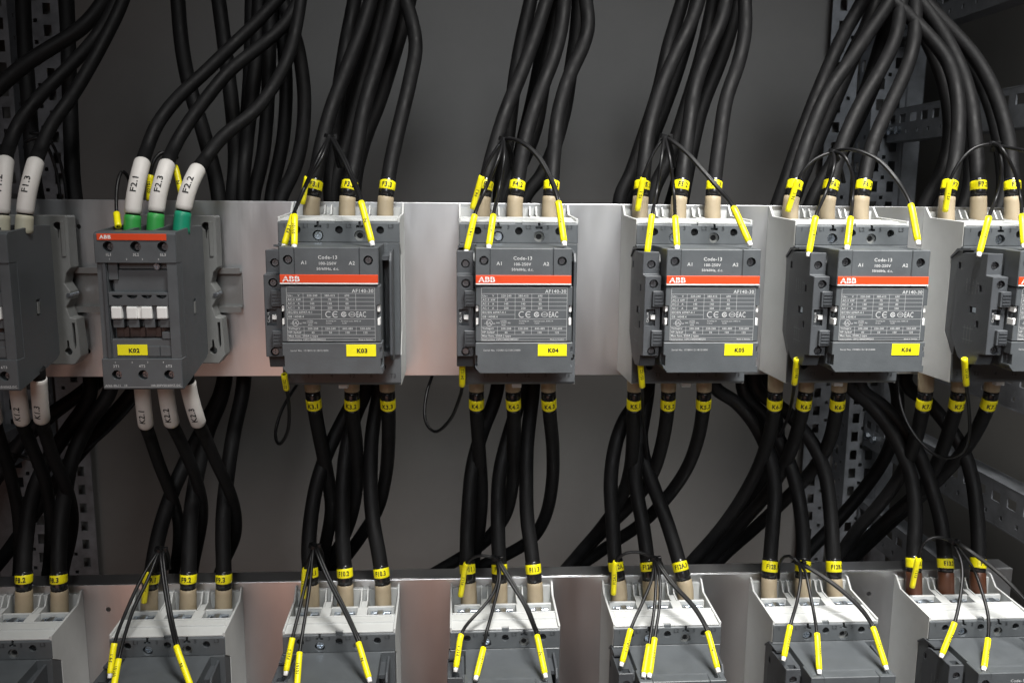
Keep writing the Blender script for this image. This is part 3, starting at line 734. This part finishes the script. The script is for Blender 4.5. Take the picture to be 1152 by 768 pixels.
# column K4 / F11
tail('K4.1', 536, [(536, 445), (536, 460), (539, 505), (542, 555), (539, 596), (531, 640)])
tail('K4.2', 577, [(577, 445), (578, 461), (578, 508), (576, 549), (567, 582), (544, 610), (520, 626), (496, 640)], -90)
tail('K4.3', 617, [(617, 445), (618, 461), (622, 505), (621, 545), (613, 582), (598, 606), (571, 623), (544, 635)], -100)
lower('F11.1', 11, 527.5, [(526, 642), (525, 620), (527, 572), (532, 522), (544, 481), (559, 440)], [(562, 222), (572, 150), (580, 84), (588, 40), (597, 0)], turn=.4)
lower('F11.2', 11, 562, [(562, 642), (561, 620), (560, 572), (562, 532), (571, 494), (581, 461), (586, 437)], [(566, 222), (584, 190), (602, 146), (612, 90), (620, 40), (625, 0)])
lower('F11.3', 11, 602, [(600, 640), (598, 620), (593, 583), (592, 538), (593, 498), (598, 454), (600, 437)], [(590, 222), (606, 203), (622, 170), (635, 125), (642, 80), (648, 40), (651, 0)], turn=.1)
# column K5 / F12A
tail('K5.1', 714, [(714, 445), (713, 460), (712, 498), (708, 532), (698, 562), (676, 594), (652, 622)], -85)
tail('K5.2', 752, [(752, 445), (751, 460), (745, 498), (733, 535), (711, 566), (687, 589), (660, 616), (640, 638)], -95)
tail('K5.3', 792, [(792, 445), (791, 460), (785, 494), (772, 528), (748, 562), (721, 589), (690, 610), (655, 634)], -105)
lower('F12A.1', '12A', 696.5, [(693, 638), (691, 620), (689, 583), (687, 538), (694, 494), (707, 464), (728, 440)], [(697, 225), (709, 198), (722, 160), (741, 102), (752, 53), (768, 0)], turn=.3)
lower('F12A.2', '12A', 732, [(729, 638), (727, 618), (723, 589), (717, 558), (714, 535), (717, 510), (724, 470), (729, 437)], [(733, 222), (752, 180), (772, 120), (790, 60), (802, 5)], dmid=-52)
lower('F12A.3', '12A', 771, [(766, 640), (762, 625), (751, 589), (736, 549), (725, 518), (721, 494), (724, 454), (727, 432)], [(768, 222), (778, 170), (790, 120), (808, 75), (822, 33), (829, 0)], dmid=-68)
# column K6 / F12B
tail('K6.1', 873, [(872, 445), (871, 460), (863, 498), (850, 532), (829, 569), (806, 600), (779, 630)], -90)
tail('K6.2', 908, [(906, 445), (903, 460), (894, 494), (880, 528), (863, 555), (836, 586), (806, 620), (785, 640)], -98)
tail('K6.3', 945, [(943, 445), (941, 461), (931, 501), (911, 532), (883, 562), (850, 593), (816, 623), (800, 640)], -108)
lower('F12B.1', '12B', 865, [(866, 638), (867, 620), (870, 583), (872, 549), (865, 511), (850, 478), (826, 450), (802, 433)], [(877, 224), (905, 143), (926, 90), (950, 37), (971, 0)])
lower('F12B.2', '12B', 903, [(903, 638), (904, 618), (902, 583), (894, 539), (880, 501), (860, 467), (836, 440)], [(893, 224), (917, 165), (941, 110), (962, 60), (987, 0)], dmid=-58)
lower('F12B.3', '12B', 939, [(938, 638), (937, 620), (934, 572), (929, 535), (921, 511), (907, 488), (883, 461), (850, 434)], [(915, 222), (936, 185), (966, 123), (990, 53), (1003, 0)], turn=.1)
# column K7 / F13
tail('K7.1', 1042, [(1041, 445), (1038, 460), (1028, 501), (1011, 538), (988, 569), (964, 596), (946, 622)], -90)
tail('K7.2', 1080, [(1078, 445), (1075, 460), (1063, 498), (1052, 525), (1032, 554), (1005, 578), (978, 603), (954, 628)], -98)
tail('K7.3', 1117, [(1115, 445), (1110, 460), (1093, 494), (1069, 525), (1042, 552), (1010, 580), (980, 608), (957, 630)], -108)
lower('F13.1', 13, 1028, [(1028, 635), (1028, 618), (1030, 583), (1027, 545), (1018, 515), (998, 478), (971, 447), (954, 433)], [(1043, 225), (1058, 196), (1068, 160), (1066, 110), (1050, 60), (1022, 5)], 'brown', .2)
lower('F13.2', 13, 1064, [(1064, 635), (1062, 620), (1059, 589), (1050, 555), (1037, 518), (1018, 484), (991, 454), (967, 435)], [(1087, 225), (1092, 190), (1088, 130), (1070, 75), (1036, 5)], 'brown')
lower('F13.3', 13, 1100, [(1100, 635), (1101, 618), (1099, 579), (1094, 539), (1083, 505), (1066, 478), (1042, 450), (1018, 430)], [(1127, 225), (1128, 185), (1115, 120), (1090, 65), (1045, 5)], 'brown', .4)
# left columns F8, F9
lower('F9.1', 9, 168, [(170, 648), (173, 630), (179, 599), (193, 555), (213, 511), (234, 471), (251, 433)], [(246, 222), (232, 160), (214, 100), (205, 55), (200, 0)], turn=.3)
lower('F9.2', 9, 211.5, [(212, 648), (213, 620), (214, 583), (222, 532), (234, 484), (251, 440)], [(262, 222), (265, 180), (262, 130), (255, 70), (246, 0)])
lower('F9.3', 9, 251.5, [(252, 648), (251, 620), (251, 583), (256, 532), (264, 481), (274, 433)], [(272, 222), (277, 160), (283, 110), (289, 60), (292, 0)], turn=-.2)
lower('F8.2', 8, 27, [(27, 648), (27, 630), (30, 596), (37, 555), (51, 522), (78, 481), (102, 440)], [(41, 222), (36, 165), (32, 110), (28, 50), (26, 0)])
lower('F8.3', 8, 67, [(66, 648), (66, 630), (68, 589), (73, 555), (81, 515), (102, 471), (125, 437)], [(84, 222), (80, 150), (78, 90), (75, 0)], turn=-.2)
def plain(pts, label, r=R_C): return cable(pts, label, r=r)
plain([(-20, 560, -35), (0, 532, -50), (34, 484, -60), (70, 456, -66), (110, 430, -70), (130, 400, -72)], 'black cable rising from the left edge under contactor K02')
plain([(286, 260, -60), (285, 222, -70), (295, 180, -76), (301, 120, -82), (303, 60, -88), (305, 0, -95), (306, -50, -100)], 'straight black cable hanging left of cable F3.1, behind the plate')
plain([(303, 260, -85), (305, 222, -92), (318, 160, -98), (322, 100, -102), (318, 40, -106), (312, -20, -110)], 'bowed black cable behind the bundle between K02 and K03')
plain([(312, 260, -55), (316, 222, -62), (330, 195, -66), (340, 155, -70), (342, 100, -74), (333, 45, -78), (318, 0, -84), (308, -40, -90)], 'rightmost bowed black cable between contactors K02 and K03')
plain([(268, 260, -95), (272, 200, -100), (281, 84, -106), (283, 0, -110), (284, -50, -112)], 'straight black cable behind the F2 cables, left of the bundle')
plain([(-30, 125, -10), (0, 97, -20), (29, 72, -28), (57, 54, -34), (95, 29, -40), (118, 0, -48), (128, -20, -50)], 'topmost black cable slanting across the upper left corner')

RB = 6.6*MM
plain([(868, 262, -120), (880, 225, -124), (902, 180, -128), (930, 120, -132), (958, 62, -136), (985, 10, -140), (1000, -30, -140)], 'rearmost black cable slanting up behind cable F6.1', RB)
plain([(900, 262, -116), (922, 222, -120), (948, 170, -124), (975, 115, -128), (998, 55, -132), (1010, 0, -136), (1014, -40, -140)], 'rearmost black cable slanting up between cables F6.1 and F6.2', RB)
plain([(690, 262, -118), (705, 222, -120), (730, 165, -124), (757, 95, -128), (774, 40, -132), (790, -20, -136)], 'rearmost black cable left of the control wires above K05', RB)
plain([(745, 262, -112), (757, 222, -116), (775, 160, -120), (797, 95, -124), (815, 40, -128), (826, -20, -132)], 'rearmost black cable between cables F5.1 and F5.2', RB)
plain([(345, 262, -112), (352, 222, -116), (372, 160, -120), (392, 90, -124), (412, 30, -128), (425, -20, -132)], 'rearmost black cable behind the control wires above K03', RB)
plain([(560, 262, -112), (572, 222, -116), (588, 160, -120), (604, 90, -124), (614, 30, -128), (620, -20, -132)], 'rearmost black cable behind the control wires above K04', RB)
plain([(850, 405, -100), (868, 450, -108), (875, 500, -114), (850, 550, -120), (815, 595, -126), (780, 630, -130), (740, 665, -134)], 'rearmost black cable sweeping left behind the F12B cables', RB)
plain([(1000, 405, -108), (1010, 450, -114), (1000, 505, -120), (972, 550, -126), (938, 590, -130), (905, 625, -134), (880, 660, -136)], 'rearmost black cable sweeping left behind the F13 cables', RB)
plain([(175, 405, -90), (150, 440, -96), (115, 480, -100), (80, 520, -104), (40, 575, -108), (5, 625, -110), (-25, 660, -112)], 'rearmost black cable sweeping down left under contactor K02', RB)
plain([(130, 405, -110), (100, 435, -114), (60, 465, -118), (20, 500, -120), (-25, 540, -124)], 'rearmost black cable running to the left edge under K02', RB)
# sleeves with white markers: K01, K02
WL = {'F2.1': 'left cable rising from K02 out of a green sleeve', 'F2.3': 'middle cable rising from K02 out of a green sleeve', 'F2.2': 'right cable rising from K02 out of a teal sleeve',
      'F1.3': 'cable rising from the leftmost contactor, right of its neighbour', 'F1.2': 'cable rising from the leftmost contactor, touching the left edge',
      'K2.1': 'left cable hanging under K02', 'K2.2': 'middle cable hanging under K02', 'K2.3': 'right cable hanging under K02',
      'K1.2': 'middle cable hanging under the leftmost contactor', 'K1.3': 'right cable hanging under the leftmost contactor', 'K1.1': 'cable at the left edge hanging under the leftmost contactor'}
def white_top(tagtxt, x0, s_mid, s_top, pts, endmat, seed=0, r=5.0*MM):
    full = [zpt(x0, 74, z2-2.5), zpt(x0+.3, 74, z2+5), (s_mid[0], s_mid[1], 72), (s_top[0], s_top[1], 60)]
    n = len(pts)
    for i, (px, py) in enumerate(pts): full.append((px, py, 55-95*(i+1)/n))
    path = Path([q if isinstance(q, Vector) else P(*q) for q in full], .004, 4)
    o = empty('power_cable', path.p[0]); org = path.p[0].copy()
    e = path.s_at_y(s_mid[1]+20); t1 = path.s_at_y(s_top[1])
    link('insulating_sleeve', tube(path, 0, e, r*1.22, org, 18, .003, r*1.16), endmat, o, True)
    link('jacket', tube(path, e-.002, path.s[-1], r, org, 14), 'cable', o, True)
    link('marker_sleeve', tube(path, e+.0012, t1, r*1.17, org, 20, .003), 'whitesleeve', o, True)
    link('sleeve_print', wrap_text(path, e+(t1-e)*.50, r*1.2, tagtxt, .0045, org, along=True, bold=.022, sx=1.05, turn=0), 'ink', o)
    return tag(o, '%s, white marker sleeve %s' % (WL[tagtxt], tagtxt), 'cable', 'black cables with white marker sleeves')
white_top('F2.1', 148.5, (151, 222), (160, 183), [(164, 172), (175, 143), (198, 112), (229, 83), (264, 49), (290, 24), (330, -20)], 'green')
white_top('F2.3', 174.5, (178, 220), (188, 185), [(193, 172), (205, 149), (229, 115), (258, 80), (288, 56), (320, 28), (345, -20)], 'green')
white_top('F2.2', 204, (210, 218), (222, 191), [(229, 182), (250, 154), (284, 128), (302, 106), (324, 66), (335, 22), (342, -30)], 'teal')
white_top('F1.3', 27, (30, 222), (40, 183), [(44, 172), (58, 140), (80, 110), (101, 75), (120, 40), (138, 2), (150, -40)], 'cream')
white_top('F1.2', 1, (2, 222), (6, 181), [(9, 168), (20, 140), (45, 108), (75, 78), (103, 48), (125, 15), (140, -30)], 'cream')
def white_tail(tagtxt, x0, a, b, pts, r=5.0*MM):
    full = [zpt(x0, 72, z2-101), (a[0], a[1], 66), (b[0], b[1], 52)]
    n = len(pts)
    for i, (px, py) in enumerate(pts): full.append((px, py, 48-120*(i+1)/n))
    full.append((pts[-1][0]-3, pts[-1][1]+40, -76))
    path = Path([q if isinstance(q, Vector) else P(*q) for q in full], .004, 4)
    o = empty('power_cable', path.p[0]); org = path.p[0].copy()
    t1 = path.s_at_y(b[1]); t0 = max(.001, path.s_at_y(b[1]-46))
    link('jacket', tube(path, 0, path.s[-1], r, org, 14), 'cable', o, True)
    link('marker_sleeve', tube(path, t0, t1, r*1.17, org, 20, .003), 'whitesleeve', o, True)
    link('sleeve_print', wrap_text(path, t1-.0135, r*1.2, tagtxt, .0045, org, along=True, bold=.022, sx=1.05), 'ink', o)
    return tag(o, '%s, white marker sleeve %s' % (WL[tagtxt], tagtxt), 'cable', 'black cables with white marker sleeves')
white_tail('K2.1', 158, (160, 437), (164, 477), [(168, 489), (179, 522), (194, 560), (201, 589), (200, 618), (195, 650)])
white_tail('K2.2', 184, (186, 437), (193, 475), [(199, 487), (213, 518), (224, 549), (228, 576), (224, 606), (217, 642)])
white_tail('K2.3', 210, (212, 436), (223, 475), [(229, 487), (244, 522), (257, 549), (265, 576), (265, 602), (257, 623), (245, 648)])
white_tail('K1.2', 17, (20, 437), (25, 473), [(29, 486), (40, 512), (52, 545), (57, 589), (55, 630), (52, 655)])
white_tail('K1.3', 43, (44, 436), (47, 471), [(50, 484), (60, 515), (75, 549), (82, 580), (79, 610), (71, 645)])
white_tail('K1.1', -14, (-12, 437), (-6, 473), [(-3, 486), (3, 505), (12, 535), (20, 575), (22, 615), (20, 650)])

# ------------------------------------------------------------------ control wires with yellow sleeves
R_W = 1.35*MM
def wire(pts, mk0, mk1, text, label, tip=True, double=False, along_flip=False):
    """pts: route from the tie to the marker's upper end; mk0, mk1: the yellow marker's ends (px, py, d)"""
    w = [P(*q) for q in pts]+[P(*mk0), P((mk0[0]+mk1[0])/2, (mk0[1]+mk1[1])/2, (mk0[2]+mk1[2])/2), P(*mk1)]
    path = Path(w, .003, 3)
    o = empty('control_wire', path.p[-1]); org = path.p[-1].copy(); L = path.s[-1]
    ml = (w[-1]-w[-2]).length+(w[-2]-w[-3]).length
    link('insulation', tube(path, 0, L, R_W, org, 8, .004), 'wire', o, True)
    if double:
        off = Vector((.0021, .0012, 0)); p2 = Path([q+off*(1-.5*i/len(w)) for i, q in enumerate(w[:-2])], .003, 3)
        link('insulation', tube(p2, 0, p2.s[-1], R_W, org, 8, .004), 'wire', o, True)
    link('marker_sleeve', tube(path, L-ml, L, R_W*1.75, org, 12, .003), 'yellow', o, True)
    if tip:
        T = path.tan(L); q = Path([w[-1]-T*.001, w[-1]+T*.0015, w[-1]+T*.0034])
        link('wire_ferrule', tube(q, 0, q.s[-1], R_W*1.5, org, 10, .002, R_W*1.3), 'whitep', o, True)
    if text: link('sleeve_print', wrap_text(path, L-ml*.5, R_W*1.8, text, .0024 if len(text) > 1 else .0028, org, along=True, bold=.02), 'ink', o)
    return tag(o, label, 'wire', 'thin black control wires with yellow sleeves')
def tie(px, py, d, label):
    p = P(px, py, d); o = empty('cable_tie', p)
    b = MB(); b.ring(0, 0, -1.4, 1.4, 4.4, 3.5, 14); f = b.build('strap', 'wire', o)
    f.rotation_euler = (PI/2, .3, 0)
    MB().box(2.8, 6, -1.8, 1.8, -2, 2, .4).build('head', 'wire', o)
    return tag(o, label, 'cable tie', 'black cable ties on the control wires')
def upper_wires(k, T, w1, w2, w3, w4, arch1, arch2, arch3, arch4, dbl4):
    """T: picture point of the tie; w: marker ends; arch: route from the tie"""
    c = 'K0%d' % k
    hid = [(T[0]+10, T[1]+34, -12), (T[0]+4, T[1]+8, 10)]
    t0 = (T[0], T[1], 34)
    wire(hid+[t0]+[(x, y, 34) for x, y in arch1], (*w1[0], 32), (*w1[1], 26), 'F%d.1' % k, 'control wire with yellow sleeve lying on cable F%d.1' % k, False)
    wire(hid+[t0]+[(x, y, 60) for x, y in arch2], (*w2[0], 88), (*w2[1], 95), 'F%d.1' % k, 'control wire with yellow sleeve ending in the left side block of %s' % c)
    wire(hid+[t0]+[(x, y, 62) for x, y in arch3], (*w3[0], 98), (*w3[1], 111), '0%d101' % k, 'control wire with yellow sleeve ending in terminal A1 of %s' % c)
    if w4: wire(hid+[t0]+[(x, y, 40+50*(i+1)/(len(arch4)+1)) for i, (x, y) in enumerate(arch4)], (*w4[0], 98), (*w4[1], 112), 'N', 'control wire with yellow sleeve ending in terminal A2 of %s' % c, True, dbl4)
    tie(T[0], T[1], 34, 'black cable tie bunching the control wires above %s' % c)
upper_wires(3, (371, 154), ((345.5, 199), (340, 229)), ((330, 242), (320, 275)), ((331.5, 242), (331, 276)), ((406, 227), (418, 272)), [(360, 172)], [(358, 178), (343, 210)], [(362, 178), (346, 205), (335, 230)], [(385, 178), (396, 203)], True)
upper_wires(4, (567, 157), ((542, 198), (531.5, 235)), ((534, 242), (525, 281)), ((555, 242), (550, 276)), ((628, 227), (634.5, 272)), [(555, 172)], [(560, 180), (545, 215)], [(567, 180), (562, 210)], [(582, 158), (602, 173), (616, 195)], True)
upper_wires(5, (748, 154), ((723.5, 200), (717, 237)), ((733.5, 242), (728, 284)), ((759.5, 244), (761.5, 277)), ((825, 233), (842.5, 272)), [(736, 170), (729, 185)], [(744, 180), (739, 215)], [(754, 180), (758, 215)], [(772, 172), (790, 192), (810, 215)], True)
upper_wires(6, (938, 171), ((897.5, 202), (886, 238)), ((917.5, 244), (910, 284)), ((957, 245), (953, 277)), ((1024.5, 230), (1032.5, 271)), [(918, 178), (905, 190)], [(938, 190), (929, 217)], [(952, 178), (960, 200), (959, 225)], [(958, 168), (985, 178), (1008, 202)], True)
upper_wires(7, (1117, 162), ((1069, 202), (1063, 238)), ((1112.5, 244), (1102, 284)), ((1149.5, 242), (1152, 275)), None, [(1098, 165), (1081, 180)], [(1126, 175), (1127, 200), (1120, 225)], [(1128, 168), (1142, 195), (1148, 222)], [], False)
wire([(1115, 170, 20), (1118, 163, 34), (1132, 166, 45), (1150, 169, 60), (1175, 178, 80)], (1195, 215, 98), (1200, 270, 112), None, 'pair of control wires running off the right edge above K07', True, True)
def below_wire(k, m0, m1, route, label):
    # marker comes out of the side block, the wire hangs from it
    pts = list(reversed(route))
    wire([(x, y, -32+106*i/len(pts)) for i, (x, y) in enumerate(pts)], (*m1, 80), (*m0, 88), '0%d102' % k, label, False)
below_wire(3, (319.5, 421), (322.5, 438), [(325, 454), (324, 484), (314, 500), (309.5, 488), (317, 461), (331, 437), (340, 425)], 'control wire hanging in a narrow loop under K03')
below_wire(4, (520, 404), (520, 434), [(516, 450), (507, 471), (490, 486), (478.5, 474), (479.5, 444), (488, 418), (494, 400)], 'control wire hanging in a wide loop left of K04')
below_wire(5, (720, 404), (722.5, 435), [(723, 455), (725, 485), (728, 515)], 'control wire hanging straight down under K05')
below_wire(6, (896.5, 403), (893.5, 432), [(891, 450), (886, 470), (877, 490)], 'control wire hanging down under K06')
below_wire(7, (1085, 403), (1087, 433), [(1090, 460), (1090, 492), (1080, 511), (1060, 515), (1035, 497), (1016, 465), (1010, 430), (1010, 410)], 'control wire hanging in a wide loop under K07')
# K02, K01 small wires
wire([(147, 250, 20), (148, 225, 30), (145, 201, 40), (138, 191, 50), (132, 206, 60)], (131, 240, 70), (133, 255, 80), None, 'control wire with short yellow sleeve left of cable F2.1', False)
wire([(200, 178, 30), (186, 169, 38), (174, 178, 44)], (169, 197, 46), (168, 226, 50), '02101', 'control wire with yellow sleeve between cables F2.1 and F2.3', False)
wire([(180, 172, 25), (190, 176, 32)], (197, 187, 36), (206, 226, 46), 'N', 'control wire with yellow sleeve behind cable F2.2', False)
def plainwire(pts, label):
    path = Path([P(*q) for q in pts], .004, 3); o = link('control_wire', tube(path, 0, path.s[-1], R_W, Vector((0, 0, 0)), 8), 'wire', None, True)
    return tag(o, label, 'wire', 'thin black control wires')
plainwire([(28, 160, -25), (45, 153, -25), (58, 175, -28), (66, 205, -32), (69, 240, -36), (70, 260, -36)], 'thin black wire arching behind cable F1.3')
plainwire([(33, 150, -35), (50, 150, -35), (64, 172, -38), (73, 205, -42), (76, 250, -46)], 'thinner black wire beside the arch behind cable F1.3')
plainwire([(0, 508, -20), (20, 512, -24), (48, 520, -30), (75, 517, -34), (100, 503, -44), (125, 482, -60), (150, 455, -80), (170, 425, -90)], 'thin black wire sagging across the left below K1 sleeves')

def low_wires(name, T, items):
    hid = [(T[0]+8, T[1]+22, -6), (T[0]+6, T[1]+6, 8)]
    t0 = (T[0], T[1], 32)
    for route, m0, m1, txt, what, dbl in items:
        n = len(route); d1 = {'side': 84, 'A1': 92, 'A2': 92, 'cab': 30}[what]
        e1 = {'side': 95, 'A1': 111, 'A2': 112, 'cab': 25}[what]
        words = {'side': 'ending in the left side block', 'A1': 'ending in the left front terminal', 'A2': 'ending in the right front terminal', 'cab': 'lying on the first cable'}[what]
        if txt and txt.endswith('b'): txt = txt[:-1]; words = 'sharing the left front terminal'
        wire(hid+[t0]+[(x, y, 32+(d1-32)*(i+1)/(n+1)) for i, (x, y) in enumerate(route)], (*m0, d1), (*m1, e1), txt, '%s control wire %s of the %s contactor' % ('double' if dbl else 'thin', words, name), what != 'cab', dbl)
    tie(T[0], T[1], 32, 'black cable tie bunching the control wires above the %s contactor' % name)
low_wires('F9', (180, 618), [([(172, 632)], (166.5, 642), (162, 677), 'F9.1', 'cab', False), ([(162, 645), (145, 680)], (128.5, 723), (124, 757), 'F9.1', 'side', False), ([(167, 650), (148, 690)], (133.5, 741), (128, 772), '09101', 'A1', False), ([(184, 655), (191, 697)], (198, 726), (214, 770), 'N', 'A2', True)])
low_wires('F10', (353, 614), [([(348, 628)], (343, 639), (341, 672), 'F10.1', 'cab', False), ([(345, 650), (337, 685)], (329, 717), (322, 754), 'F10.1', 'side', False), ([(349, 655), (343, 695)], (337, 733), (334, 772), '10101', 'A1', False), ([(368, 650), (387, 687)], (403, 722), (415, 762), 'N', 'A2', True)])
low_wires('F11', (558, 628), [([(542, 624), (530, 627)], (524, 633), (518, 670), 'F11.1', 'cab', False), ([(561, 640), (557, 664), (540, 686), (525, 702)], (518.5, 713), (513, 750), 'F11.1', 'side', False), ([(563, 646), (556, 679), (547, 712)], (544, 728), (536, 760), '11101', 'A1', False), ([(575, 656), (591, 682), (599, 702)], (604, 714), (613, 757), 'N', 'A2', True)])
low_wires('F12A', (736, 628), [([(722, 621), (702, 622)], (692, 631), (690, 668), 'F12A.1', 'cab', False), ([(734, 649), (723.5, 676)], (709.5, 707), (700, 744), 'F12A.1', 'side', False), ([(738, 650), (736, 685)], (730, 725), (724.5, 757), '12101', 'A1', False), ([(742, 645), (742, 680)], (736.5, 717), (731, 757), '12101b', 'A1', False), ([(756, 657), (779.5, 682)], (796, 710), (807, 751), 'N', 'A2', True)])
low_wires('F12B', (899, 633), [([(901, 646), (897, 675)], (889, 703), (882, 738), '12102', 'side', False), ([(906, 642), (911, 666), (916, 691)], (919, 712), (921.5, 753), '12201', 'A1', False), ([(929, 651), (952, 669), (970, 687)], (982, 705), (996, 748), 'N', 'A2', True)])
plainwire([(876, 650, 5), (877, 633, 15), (884, 623, 24), (893, 626, 30), (899, 634, 34)], 'thick looped wire behind the tie above the F12B contactor')
low_wires('F13', (1072, 609), [([(1055, 603), (1040, 609)], (1033, 627), (1026, 660), 'F13.1', 'cab', False), ([(1082, 633), (1081, 666)], (1074, 700), (1060, 735), 'F13.1', 'side', False), ([(1094, 637), (1105, 666), (1112, 694)], (1111.5, 718), (1107, 750), '13101', 'A1', False), ([(1083, 615), (1114, 637), (1140, 661)], (1165, 690), (1185, 745), 'N', 'A2', True)])
